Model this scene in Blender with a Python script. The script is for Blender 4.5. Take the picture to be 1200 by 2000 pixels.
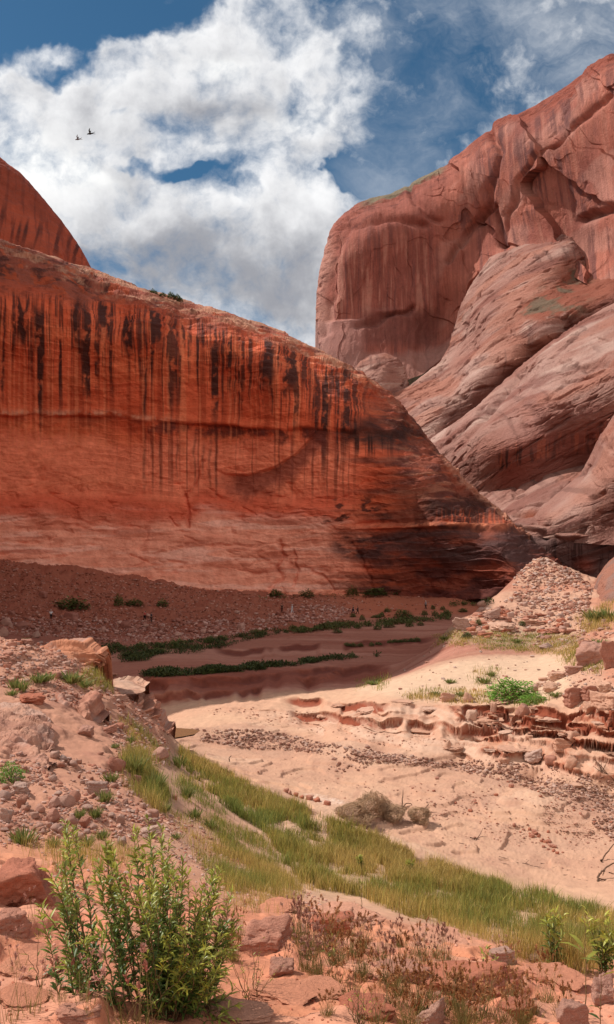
import bpy, bmesh, math, random
import numpy as np
from mathutils import Vector, Matrix

for o in list(bpy.data.objects):
    bpy.data.objects.remove(o)
SC = bpy.context.scene
COL = SC.collection
R = math.radians
rng = np.random.default_rng(11)
random.seed(11)

# ------------------------------------------------------------------ camera, light, exposure
FPX, HOR = 1540.0, 1080.0           # focal length and eye level of the 1200 x 2000 photograph, in its pixels
cam_d = bpy.data.cameras.new('camera')
cam = bpy.data.objects.new('camera', cam_d)
COL.objects.link(cam)
cam.location = (0, 0, 0)
cam.rotation_euler = (R(90), 0, 0)
cam_d.sensor_width = 36.0
cam_d.lens = 36.0 * FPX / 2000.0
cam_d.shift_y = (HOR - 1000.0) / 2000.0
cam_d.clip_start = 0.05
cam_d.clip_end = 5000
SC.camera = cam

SUN_AZ, SUN_EL = 72.0, 50.0         # degrees to the left of the view, degrees up
TO_SUN = Vector((-math.sin(R(SUN_AZ)) * math.cos(R(SUN_EL)), math.cos(R(SUN_AZ)) * math.cos(R(SUN_EL)), math.sin(R(SUN_EL))))
sun_d = bpy.data.lights.new('sun', 'SUN')
sun_d.energy = 3.3
sun_d.angle = R(0.5)
sun_d.color = (1.0, 0.945, 0.87)
sun = bpy.data.objects.new('sun', sun_d)
COL.objects.link(sun)
sun.location = (-60, 30, 120)
sun.rotation_euler = (-TO_SUN).to_track_quat('-Z', 'Y').to_euler()

SC.view_settings.view_transform = 'Standard'
SC.view_settings.look = 'None'
SC.view_settings.gamma = 1.0
SC.view_settings.use_curve_mapping = False
SC.view_settings.exposure = 0.55
SC.cycles.use_denoising = True
SC.cycles.max_bounces = 6
SC.cycles.diffuse_bounces = 4
SC.cycles.transparent_max_bounces = 4
SC.cycles.use_adaptive_sampling = True

world = bpy.data.worlds.new('World')
SC.world = world
world.use_nodes = True
WT = world.node_tree
for n in list(WT.nodes):
    WT.nodes.remove(n)


class G:
    """small helper that strings shader nodes together"""
    def __init__(self, tree):
        self.t = tree

    def new(self, kind, **kw):
        n = self.t.nodes.new(kind)
        for k, v in kw.items():
            setattr(n, k, v)
        return n

    def put(self, sock, v):
        if v is None:
            return
        if hasattr(v, 'is_output') or isinstance(v, bpy.types.NodeSocket):
            self.t.links.new(v, sock)
        else:
            sock.default_value = v

    def m(self, op, a, b=None, c=None, clamp=False):
        n = self.new('ShaderNodeMath', operation=op, use_clamp=clamp)
        self.put(n.inputs[0], a); self.put(n.inputs[1], b)
        if c is not None:
            self.put(n.inputs[2], c)
        return n.outputs[0]

    def v(self, op, a, b=None, scale=None):
        n = self.new('ShaderNodeVectorMath', operation=op)
        self.put(n.inputs[0], a)
        if b is not None:
            self.put(n.inputs[1], b)
        if scale is not None:
            self.put(n.inputs['Scale'], scale)
        return n.outputs['Value'] if op in ('LENGTH', 'DOT_PRODUCT', 'DISTANCE') else n.outputs['Vector']

    def ss(self, x, a, b, lo=0.0, hi=1.0):
        n = self.new('ShaderNodeMapRange', interpolation_type='SMOOTHSTEP')
        self.put(n.inputs[0], x)
        for i, q in enumerate((a, b, lo, hi)):
            n.inputs[i + 1].default_value = q
        return n.outputs[0]

    def noise(self, vec, scale, detail=4, rough=0.55, dist=0.0, col=False):
        n = self.new('ShaderNodeTexNoise')
        self.put(n.inputs['Vector'], vec)
        n.inputs['Scale'].default_value = scale
        n.inputs['Detail'].default_value = detail
        n.inputs['Roughness'].default_value = rough
        n.inputs['Distortion'].default_value = dist
        return n.outputs['Color'] if col else n.outputs['Fac']

    def mix(self, f, a, b, mode='MIX'):
        n = self.new('ShaderNodeMix', data_type='RGBA', blend_type=mode)
        self.put(n.inputs[0], f); self.put(n.inputs[6], a); self.put(n.inputs[7], b)
        return n.outputs[2]


# sky: Nishita air with fair-weather clouds laid over it by direction
g = G(WT)
sky = g.new('ShaderNodeTexSky', sky_type='NISHITA')
sky.sun_disc = False
sky.sun_elevation = R(SUN_EL)
sky.sun_rotation = R(-SUN_AZ)
sky.altitude = 1200
sky.air_density = 1.0
sky.dust_density = 0.6
sky.ozone_density = 2.5
d = g.new('ShaderNodeTexCoord').outputs['Generated']
sep = g.new('ShaderNodeSeparateXYZ'); g.put(sep.inputs[0], d)
yy = g.m('ADD', g.m('ABSOLUTE', sep.outputs[1]), 0.06)
cmb = g.new('ShaderNodeCombineXYZ')
g.put(cmb.inputs[0], g.m('DIVIDE', sep.outputs[0], yy))
g.put(cmb.inputs[1], g.m('DIVIDE', g.m('ABSOLUTE', sep.outputs[2]), yy))
q0 = cmb.outputs[0]
w1 = g.v('SCALE', g.v('SUBTRACT', g.noise(q0, 5.5, 5, 0.6, col=True), (0.5, 0.5, 0.5)), scale=0.11)
w2 = g.v('SCALE', g.v('SUBTRACT', g.noise(q0, 19.0, 4, 0.6, col=True), (0.5, 0.5, 0.5)), scale=0.035)
q = g.v('ADD', g.v('ADD', q0, w1), w2)


def blobs(q, rows):
    acc = None
    for px, py, sx, sy, amp in rows:
        c = ((px - 600) / FPX * 0.935, (HOR - py) / FPX * 0.935, 0)
        k = (FPX / sx, FPX / sy, 0)
        r = g.v('LENGTH', g.v('MULTIPLY', g.v('SUBTRACT', q, c), k))
        e = g.m('MULTIPLY', g.m('EXPONENT', g.m('MULTIPLY', g.m('MULTIPLY', r, r), -1.0)), amp)
        acc = e if acc is None else g.m('ADD', acc, e)
    return acc

CLOUD = [(40, 300, 170, 120, 1.1), (50, 190, 90, 70, .8), (120, 90, 50, 22, .62), (250, 150, 90, 60, .8), (300, 110, 60, 40, .6), (450, 70, 95, 60, .95),
         (520, 140, 80, 70, .95), (500, 30, 70, 50, .8), (420, 190, 170, 75, 1.0), (580, 250, 110, 65, 1.0), (470, 285, 120, 45, .75), (330, 255, 80, 36, .7),
         (210, 400, 170, 95, 1.1), (130, 500, 120, 90, 1.0), (330, 460, 210, 90, 1.1), (520, 480, 170, 90, 1.0), (620, 400, 80, 50, .8), (590, 330, 70, 60, .7),
         (560, 600, 150, 90, .9), (640, 660, 120, 60, .5), (400, 560, 180, 70, .9), (640, 100, 40, 26, .36), (650, 165, 40, 20, .3), (-200, 350, 220, 220, 1.0)]
HOLE = [(640, 250, 40, 30, -.4), (60, 50, 170, 70, -.7), (130, 140, 60, 40, -.45), (240, 40, 90, 40, -.5), (170, 130, 60, 30, -.35), (235, 225, 50, 24, -.35), (310, 300, 60, 22, -.4), (620, 215, 30, 30, -.7), (660, 340, 34, 44, -.8), (400, 330, 60, 16, -.7), (325, 335, 66, 20, -.6), (270, 318, 36, 14, -.6), (455, 376, 80, 22, -.62), (510, 398, 56, 20, -.5), (235, 222, 60, 18, -.3),
        (300, 232, 60, 10, -.35), (600, 580, 22, 14, -.55), (640, 330, 26, 26, -.5), (550, 195, 22, 20, -.5), (380, 20, 70, 30, -.4)]
body = blobs(q, CLOUD + HOLE)
n1 = g.noise(q0, 4.6, 10, 0.6)
n2 = g.noise(g.v('ADD', q0, w1), 16.0, 7, 0.6)
body = g.m('MINIMUM', body, g.m('ADD', 0.34, g.m('MULTIPLY', body, 0.10)))
dens = g.m('ADD', body, g.m('ADD', g.m('MULTIPLY', g.m('SUBTRACT', n1, 0.5), 2.0), g.m('MULTIPLY', g.m('SUBTRACT', n2, 0.5), 1.25)))
alpha = g.m('POWER', g.ss(dens, -0.12, 0.60), 1.35)
# thin high cloud on the right
cz = g.noise(g.v('MULTIPLY', g.v('ADD', q0, g.v('SCALE', w1, scale=1.6)), (1.0, 1.9, 1.0)), 3.4, 8, 0.62)
cir = blobs(q0, [(920, 140, 190, 150, .75), (760, 330, 110, 120, .45), (1130, 40, 200, 80, .8), (700, 40, 160, 60, .45), (1200, 120, 160, 90, .5)])
cz2 = g.noise(q0, 13.0, 7, 0.65)
alpha2 = g.m('MULTIPLY', g.m('MULTIPLY', cir, g.ss(cz, 0.34, 0.72)), g.ss(cz2, 0.2, 0.75, 0.35, 1.0))
alpha = g.m('MAXIMUM', alpha, g.m('MULTIPLY', alpha2, 0.75, clamp=True))
# self shading of the cloud: thick parts away from the sun turn grey, edges and sunward lumps stay white
dark = blobs(q, [(330, 490, 130, 60, .75), (440, 195, 110, 34, .6), (540, 560, 130, 50, .55), (235, 335, 60, 30, .4), (600, 500, 70, 40, .45), (450, 560, 150, 60, .4), (610, 640, 90, 50, .35), (180, 530, 120, 60, .55)])
n3 = g.noise(g.v('ADD', q0, (-0.022, 0.026, 0)), 4.6, 8, 0.6)
n4 = g.noise(g.v('ADD', g.v('ADD', q0, w1), (-0.008, 0.010, 0)), 16.0, 5, 0.6)
lumps = g.m('ADD', g.m('MULTIPLY', g.m('SUBTRACT', n3, n1), 2.6), g.m('MULTIPLY', g.m('SUBTRACT', n4, n2), 1.1))
shade = g.m('ADD', g.m('ADD', dark, lumps), g.m('MULTIPLY', g.m('SUBTRACT', dens, 0.45), 0.9))
shade = g.ss(shade, -0.5, 1.05)
ccol = g.mix(shade, (7.0, 7.0, 7.05, 1), (2.4, 2.45, 2.7, 1))
hot = blobs(q, [(40, 330, 110, 70, 1.0), (420, 108, 50, 20, .7), (180, 330, 40, 30, .5), (230, 345, 40, 18, .5), (560, 220, 60, 30, .4)])
ccol = g.mix(g.m('MULTIPLY', hot, 1.1, clamp=True), ccol, (7.4, 7.4, 7.3, 1))
hs = g.new('ShaderNodeHueSaturation')
hs.inputs['Hue'].default_value = 0.487
hs.inputs['Saturation'].default_value = 1.22
hs.inputs['Value'].default_value = 0.50
g.put(hs.inputs['Color'], sky.outputs[0])
bg = g.new('ShaderNodeBackground')
# unseen bright broken cloud added behind the view to brighten the shade
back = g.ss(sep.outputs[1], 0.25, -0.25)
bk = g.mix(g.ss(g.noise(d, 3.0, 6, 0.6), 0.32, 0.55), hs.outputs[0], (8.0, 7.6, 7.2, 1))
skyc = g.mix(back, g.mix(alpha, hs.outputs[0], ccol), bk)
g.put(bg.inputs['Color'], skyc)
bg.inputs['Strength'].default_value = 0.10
out = g.new('ShaderNodeOutputWorld')
g.put(out.inputs[0], bg.outputs[0])

# ------------------------------------------------------------------ numeric helpers
F32 = np.float32
_perm = np.random.default_rng(3).permutation(256).astype(np.int32)
_perm = np.concatenate([_perm, _perm])
_gr = np.random.default_rng(5).normal(size=(256, 3)); _gr = (_gr / np.linalg.norm(_gr, axis=1)[:, None]).astype(F32)


def perlin(x, y, z):
    x = np.asarray(x, F32); y = np.asarray(y, F32); z = np.asarray(z, F32)
    x, y, z = np.broadcast_arrays(x, y, z)
    xi = np.floor(x); yi = np.floor(y); zi = np.floor(z)
    xf = x - xi; yf = y - yi; zf = z - zi
    xi = xi.astype(np.int32) & 255; yi = yi.astype(np.int32) & 255; zi = zi.astype(np.int32) & 255
    u = xf * xf * xf * (xf * (xf * 6 - 15) + 10)
    v = yf * yf * yf * (yf * (yf * 6 - 15) + 10)
    w = zf * zf * zf * (zf * (zf * 6 - 15) + 10)
    out = 0
    for dx in (0, 1):
        a = _perm[(xi + dx) & 255]
        wx = u if dx else 1 - u
        for dy in (0, 1):
            b = _perm[(a + yi + dy) & 255]
            wy = v if dy else 1 - v
            for dz in (0, 1):
                gidx = _perm[(b + zi + dz) & 255]
                gv = _gr[gidx]
                dt = gv[..., 0] * (xf - dx) + gv[..., 1] * (yf - dy) + gv[..., 2] * (zf - dz)
                out = out + dt * (wx * wy * (w if dz else 1 - w))
    return out * F32(1.5)


def fbm(x, y, z, octv=4, gain=0.5, lac=2.03):
    s, a, t = 0, 1.0, 0.0
    for i in range(octv):
        s = s + perlin(x + 17.3 * i, y - 9.1 * i, z + 4.7 * i) * F32(a)
        t += a; a *= gain
        x = x * F32(lac); y = y * F32(lac); z = z * F32(lac)
    return s / F32(t) * F32(1.5)


def ridge(x, y, z, octv=3):
    s, a, t = 0, 1.0, 0.0
    for i in range(octv):
        s = s + (1 - np.abs(perlin(x + 11.3 * i, y + 3.1 * i, z - 7.7 * i)) * 2) * F32(a)
        t += a; a *= 0.5
        x = x * F32(2.1); y = y * F32(2.1); z = z * F32(2.1)
    return s / F32(t)


def ss(x, a, b):
    t = np.clip((np.asarray(x, F32) - a) / (b - a), 0, 1)
    return t * t * (3 - 2 * t)


def lin(c):
    """display colour 0-255 to linear"""
    c = np.asarray(c, float) / 255.0
    return np.where(c <= 0.04045, c / 12.92, ((c + 0.055) / 1.055) ** 2.4)


def rbf(pts, eps=0.15, scale=(1, 1), smooth=0.0):
    """interpolates value over 2-D control points with a multiquadric; pts rows are (a, b, value)"""
    P = np.asarray(pts, float)
    A = P[:, :2] * np.asarray(scale)
    n = len(A)
    K = -np.sqrt(((A[:, None] - A[None]) ** 2).sum(-1) + eps * eps)
    K += np.eye(n) * smooth
    Q = np.c_[np.ones(n), A]
    M = np.block([[K, Q], [Q.T, np.zeros((3, 3))]])
    sol = np.linalg.solve(M, np.r_[P[:, 2], 0, 0, 0])
    A32 = A.astype(F32); w = sol[:n].astype(F32); c = sol[n:]

    def f(a, b):
        a = np.asarray(a, F32) * F32(scale[0]); b = np.asarray(b, F32) * F32(scale[1])
        r = F32(c[0]) + F32(c[1]) * a + F32(c[2]) * b
        for i in range(n):
            r = r - w[i] * np.sqrt((a - A32[i, 0]) ** 2 + (b - A32[i, 1]) ** 2 + F32(eps * eps))
        return r
    return f


def poly_dist(px, py, pts):
    """distance to an open polyline and the fraction along it"""
    best = np.full(np.shape(px), 1e9, F32)
    for (x0, y0), (x1, y1) in zip(pts[:-1], pts[1:]):
        dx, dy = x1 - x0, y1 - y0
        t = np.clip(((px - x0) * dx + (py - y0) * dy) / (dx * dx + dy * dy + 1e-9), 0, 1)
        best = np.minimum(best, np.hypot(px - x0 - t * dx, py - y0 - t * dy))
    return best


def poly_mask(px, py, poly, soft):
    """1 inside a polygon, fading over +-soft"""
    dmin = poly_dist(px, py, list(poly) + [poly[0]])
    ins = np.zeros(np.shape(px), bool)
    n = len(poly)
    for i in range(n):
        x0, y0 = poly[i]; x1, y1 = poly[(i + 1) % n]
        if y0 == y1:
            continue
        c = ((y0 > py) != (y1 > py)) & (px < (x1 - x0) * (py - y0) / (y1 - y0) + x0)
        ins ^= c
    return ss(np.where(ins, dmin, -dmin), -soft, soft)


def mixc(a, b, t):
    return a + (np.asarray(b, F32) - a) * np.asarray(t, F32)[..., None]

# ------------------------------------------------------------------ object helpers


def link(name, mesh, mat=None, parent=None):
    o = bpy.data.objects.new(name, mesh)
    COL.objects.link(o)
    if mat is not None and len(mesh.materials) == 0:
        mesh.materials.append(mat)
    if parent is not None:
        o.parent = parent
    return o


def tag(o, label=None, cat=None, group=None, kind=None):
    for k, v in (('label', label), ('category', cat), ('group', group), ('kind', kind)):
        if v:
            o[k] = v
    return o


def empty(name, loc, rz=0.0):
    o = bpy.data.objects.new(name, None)
    COL.objects.link(o)
    o.location = loc
    o.rotation_euler = (0, 0, rz)
    return o


def mesh_from(name, V, Fc, col=None, smooth=True):
    """V (n,3); Fc list of index arrays each (m,k)"""
    V = np.ascontiguousarray(V, F32)
    if isinstance(Fc, np.ndarray):
        Fc = [Fc]
    me = bpy.data.meshes.new(name)
    me.vertices.add(len(V))
    me.vertices.foreach_set('co', V.ravel())
    idx = np.concatenate([f.ravel() for f in Fc]).astype(np.int32)
    tot = np.concatenate([np.full(len(f), f.shape[1], np.int32) for f in Fc])
    st = np.concatenate([[0], np.cumsum(tot)[:-1]]).astype(np.int32)
    me.loops.add(len(idx)); me.loops.foreach_set('vertex_index', idx)
    me.polygons.add(len(tot)); me.polygons.foreach_set('loop_start', st)
    me.polygons.foreach_set('use_smooth', np.full(len(tot), smooth, bool))
    me.update(calc_edges=True)
    if col is not None:
        at = me.color_attributes.new('tint', 'FLOAT_COLOR', 'POINT')
        c = np.ones((len(V), 4), F32); c[:, :3] = np.clip(np.asarray(col, F32).reshape(-1, 3), 0, 1)
        at.data.foreach_set('color', c.ravel())
    return me


def grid_faces(nv, nu):
    i = np.arange(nv * nu, dtype=np.int32).reshape(nv, nu)
    return np.stack([i[:-1, :-1], i[:-1, 1:], i[1:, 1:], i[1:, :-1]], -1).reshape(-1, 4)


def pix(px, py, Y):
    """point of the place seen at photograph pixel (px, py), Y metres ahead"""
    return np.stack([(np.asarray(px) - 600) / FPX * Y, Y + 0 * np.asarray(px), (HOR - np.asarray(py)) / FPX * Y], -1)

# ------------------------------------------------------------------ materials


def rock_mat(name, scale=1.0, bump=0.4, var=0.22, grain=0.15, rough=0.92, strata=0.0, dist=0.3):
    m = bpy.data.materials.new(name); m.use_nodes = True
    t = m.node_tree; h = G(t)
    b = t.nodes['Principled BSDF']
    at = h.new('ShaderNodeAttribute', attribute_name='tint').outputs['Color']
    co = h.new('ShaderNodeTexCoord').outputs['Object']
    a = h.noise(co, 0.35 * scale, 6, 0.6)
    f = h.noise(co, 3.0 * scale, 6, 0.65)
    p = h.noise(co, 14.0 * scale, 4, 0.7)
    k = h.m('ADD', h.m('MULTIPLY', h.m('SUBTRACT', a, 0.5), var * 2.0), h.m('ADD', h.m('MULTIPLY', h.m('SUBTRACT', f, 0.5), var * 2.2), h.m('MULTIPLY', h.m('SUBTRACT', p, 0.5), grain * 3)))
    if strata:
        sv = h.noise(h.v('MULTIPLY', co, (0.12, 0.12, 2.2)), scale, 6, 0.65)
        k = h.m('ADD', k, h.m('MULTIPLY', h.m('SUBTRACT', sv, 0.5), strata * 2))
    k = h.m('ADD', k, 1.0)
    col = h.v('MULTIPLY', at, h.v('SCALE', (1, 1, 1), scale=k))
    h.put(b.inputs['Base Color'], col)
    b.inputs['Roughness'].default_value = rough
    b.inputs['Specular IOR Level'].default_value = 0.2
    bp = h.new('ShaderNodeBump')
    bp.inputs['Strength'].default_value = bump
    bp.inputs['Distance'].default_value = dist / scale
    h.put(bp.inputs['Height'], h.m('ADD', h.m('MULTIPLY', f, 1.0), h.m('MULTIPLY', p, 0.35)))
    h.put(b.inputs['Normal'], bp.outputs[0])
    return m


def plain_mat(name, col, rough=0.8, spec=0.3, var=0.25, scale=6.0, rnd=0.0, attr=False, trans=0.0, bump=0.0):
    m = bpy.data.materials.new(name); m.use_nodes = True
    t = m.node_tree; h = G(t)
    b = t.nodes['Principled BSDF']
    co = h.new('ShaderNodeTexCoord').outputs['Object']
    n = h.noise(co, scale, 5, 0.6)
    k = h.m('ADD', h.m('MULTIPLY', h.m('SUBTRACT', n, 0.5), var * 2), 1.0)
    if rnd:
        oi = h.new('ShaderNodeObjectInfo').outputs['Random']
        k = h.m('MULTIPLY', k, h.m('ADD', h.m('MULTIPLY', oi, rnd), 1.0 - rnd / 2))
    base = h.new('ShaderNodeAttribute', attribute_name='tint').outputs['Color'] if attr else (*col, 1.0)
    cc = h.v('MULTIPLY', base if attr else tuple(col), h.v('SCALE', (1, 1, 1), scale=k))
    h.put(b.inputs['Base Color'], cc)
    b.inputs['Roughness'].default_value = rough
    b.inputs['Specular IOR Level'].default_value = spec
    if bump:
        bp = h.new('ShaderNodeBump'); bp.inputs['Strength'].default_value = bump
        bp.inputs['Distance'].default_value = 0.05
        h.put(bp.inputs['Height'], n); h.put(b.inputs['Normal'], bp.outputs[0])
    if trans:
        tr = h.new('ShaderNodeBsdfTranslucent'); h.put(tr.inputs[0], cc)
        mx = h.new('ShaderNodeMixShader'); mx.inputs[0].default_value = trans
        h.put(mx.inputs[1], b.outputs[0]); h.put(mx.inputs[2], tr.outputs[0])
        h.put(t.nodes['Material Output'].inputs[0], mx.outputs[0])
    return m

M_WALL = rock_mat('varnished_sandstone', 0.6, 0.4, 0.13, 0.08, strata=0.10)
M_SLICK = rock_mat('slickrock', 0.5, 0.8, 0.16, 0.16, dist=.35)
M_GROUND = rock_mat('sand_and_soil', 3.0, 0.45, 0.10, 0.12, dist=0.12)
# ------------------------------------------------------------------ cliffs


def resample(poly, n, by='arc'):
    p = np.asarray(poly, float)
    if by == 'x':
        xs = np.linspace(p[0, 0], p[-1, 0], n)
        # rounded joints: light smoothing of the profile
        ys = np.interp(xs, p[:, 0], p[:, 1])
        k = max(3, n // 60) | 1
        ys = np.convolve(np.pad(ys, k // 2, mode='edge'), np.ones(k) / k, 'valid')
        return np.c_[xs, ys]
    s = np.r_[0, np.cumsum(np.hypot(*np.diff(p, axis=0).T))]
    q = np.linspace(0, s[-1], n)
    r = np.c_[np.interp(q, s, p[:, 0]), np.interp(q, s, p[:, 1])]
    k = max(3, n // 70) | 1
    for c in (0, 1):
        r[:, c] = np.convolve(np.pad(r[:, c], k // 2, mode='edge'), np.ones(k) / k, 'valid')
    return r


def relief(name, top, bot, depth, nu, nv, disp, paint, mat, by='arc', roll=6.0, eps=0.12, vpow=1.0, back=((3, -.4), (9, -2.5), (22, -9), (45, -28), (60, -70)), jag=0.0):
    """a cliff face: outline and depths read off the photograph, turned into a solid of real size with a rounded top and a back"""
    T = resample(top, nu, by); B = resample(bot, nu, by)
    if jag:
        u = np.arange(nu, dtype=F32)
        T[:, 1] += jag * (fbm(u * 0.06, 3.3 + 0 * u, 1.7 + 0 * u, 5, 0.6) * 1.2 + np.maximum(0, perlin(u * 0.15, 9.1 + 0 * u, 0 * u)) * 0.8)
    v = np.linspace(0, 1, nv) ** vpow
    px = (B[None, :, 0] * (1 - v[:, None]) + T[None, :, 0] * v[:, None]).astype(F32)
    py = (B[None, :, 1] * (1 - v[:, None]) + T[None, :, 1] * v[:, None]).astype(F32)
    f = rbf(depth, eps, (1 / 200.0, 1 / 200.0))
    Y = f(px, py)
    vv = np.broadcast_to(v[:, None], px.shape).astype(F32)
    rr = np.clip((vv - 0.93) / 0.07, 0, 1)
    Y = Y + roll * (1 - np.sqrt(np.clip(1 - rr * rr, 0, 1)))
    P = pix(px, py, Y).astype(F32)
    # face normals of the smooth surface
    du = np.gradient(P, axis=1); dv = np.gradient(P, axis=0)
    N = np.cross(du, dv); N /= (np.linalg.norm(N, axis=-1, keepdims=True) + 1e-9)
    s = np.sign((N * -P).sum(-1, keepdims=True)); s[s == 0] = 1
    N *= s
    d, extra = disp(P, px, py, vv, N)
    d = d * (1 - 0.6 * ss(vv, 0.97, 1.0))
    P = P + N * d[..., None]
    col = paint(P, px, py, vv, N, d, extra)
    rows = [P]; cols = [col]
    last, lc = P[-1], col[-1]
    for dy, dz in back:
        w = last.copy(); w[:, 1] += dy; w[:, 2] += dz
        w[:, 0] += w[:, 0] / w[:, 1] * dy * 0.6
        w = w + (fbm(w[:, 0] * .15, w[:, 1] * .15, w[:, 2] * .15, 3)[:, None] * 0.5).astype(F32)
        rows.append(w[None]); cols.append(lc[None])
    P = np.concatenate(rows, 0); col = np.concatenate(cols, 0)
    me = mesh_from(name, P.reshape(-1, 3), grid_faces(P.shape[0], nu), col.reshape(-1, 3), smooth=False)
    o = link(name, me, mat)
    o['kind'] = 'structure'
    return o, P


# ---- the varnished wall on the left
ORANGE = np.array([.62, .118, .05]); VARN = np.array([.05, .019, .016]); PALE = np.array([.80, .355, .24]); BAND = np.array([.58, .10, .048])
MAROON = np.array([.155, .045, .03]); RIM_LIT = np.array([.48, .24, .15]); RED = np.array([.40, .08, .04])


def wall_disp(P, px, py, v, N):
    X, Y, Z = P[..., 0], P[..., 1], P[..., 2]
    big = fbm(X * .035, Y * .035, Z * .05, 3) * 1.6
    med = fbm(X * .16, Y * .16, Z * .28, 4) * 0.55
    fine = fbm(X * .7, Y * .7, Z * 1.1, 4) * 0.14
    # thin bedding ledges, stronger in the lower and right part
    zz = Z * 0.55 + fbm(X * .03, Y * .03, Z * .04, 3) * 2.2
    saw = zz - np.floor(zz)
    bed = (saw ** 2 - 0.3) * (0.12 + 0.22 * ss(px, 560, 900) + 0.10 * ss(py, 960, 1060))
    # the long ledge with its overhang
    ly = np.interp(px, [-300, 0, 200, 480, 640, 800, 1000], [800, 806, 812, 832, 838, 846, 870]).astype(F32) + perlin(px * .02, py * .002, 3.3) * 7
    lk_ = .35 + .65 * ss(perlin(px * .015, 4.1 + 0 * px, 9.2), -.25, .3)
    led = lk_ * .8 * ss(py - ly, -18, -2) * (1 - ss(py - ly, -2, 8)) - lk_ * 0.55 * ss(py - ly, 0, 8) * (1 - ss(py - ly, 20, 90)) * 0.9
    led = led * (1 - ss(px, 700, 860))
    # lower ledge line on the nose
    l2 = np.interp(px, [400, 690, 850, 1000, 1100], [1042, 1032, 1028, 1035, 1070]).astype(F32)
    led = led + ss(px, 620, 760) * (0.8 * ss(py - l2, -10, 0) * (1 - ss(py - l2, 0, 5)))
    l3 = np.interp(px, [0, 300, 500, 700], [975, 968, 978, 985]).astype(F32) + perlin(px * .012, 2.2 + 0 * px, 1.3) * 14
    led = led + 0.9 * ss(py - l3, -4, 10) * (1 - ss(px, 640, 720))
    # spalled arch and slabs under it
    arch = np.interp(px, [400, 440, 480, 530, 580, 620], [905, 925, 928, 915, 885, 840]).astype(F32)
    led = led - 0.9 * ss(py - arch, -3, 4) * (1 - ss(py - arch, 12, 60)) * ss(px, 410, 450) * (1 - ss(px, 600, 650))
    # upright cracks
    cr = 0
    for pts, w, a in (([(360, 965), (372, 1000), (366, 1030)], 3, .7), ([(395, 900), (380, 950), (358, 968)], 2.5, .5), ([(546, 1060), (556, 1085), (542, 1110), (552, 1130), (528, 1150)], 4, .9),
                      ([(575, 1075), (582, 1120), (574, 1145)], 2.5, .5), ([(690, 1060), (720, 1120), (726, 1140)], 3, .5), ([(610, 1115), (640, 1130), (652, 1150)], 3, .6), ([(1010, 900), (1030, 940)], 3, .5),
                      ([(255, 1085), (290, 1100)], 2, .4), ([(470, 990), (500, 1005)], 2.5, .4), ([(330, 1010), (350, 1030)], 2, .4)):
        qx = px + perlin(px * .08, py * .08, 0.5) * 5
        cr = cr + a * np.exp(-(poly_dist(qx, py, pts) / w) ** 2)
    # flaky spalls
    fl = ridge(X * .10 + 3, Y * .1, Z * .22, 3)
    spall = np.where(fl > 0.62, (fl - 0.62) * 1.8, 0) * (ss(py, 880, 980) * 0.7 + 0.2)
    rim = ss(v, 0.80, 1.0)
    rl = fbm(X * .2, Y * .1, Z * .9, 4) * 1.1 * rim
    return (big + med + fine + bed + led - cr - spall + rl).astype(F32), None


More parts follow.
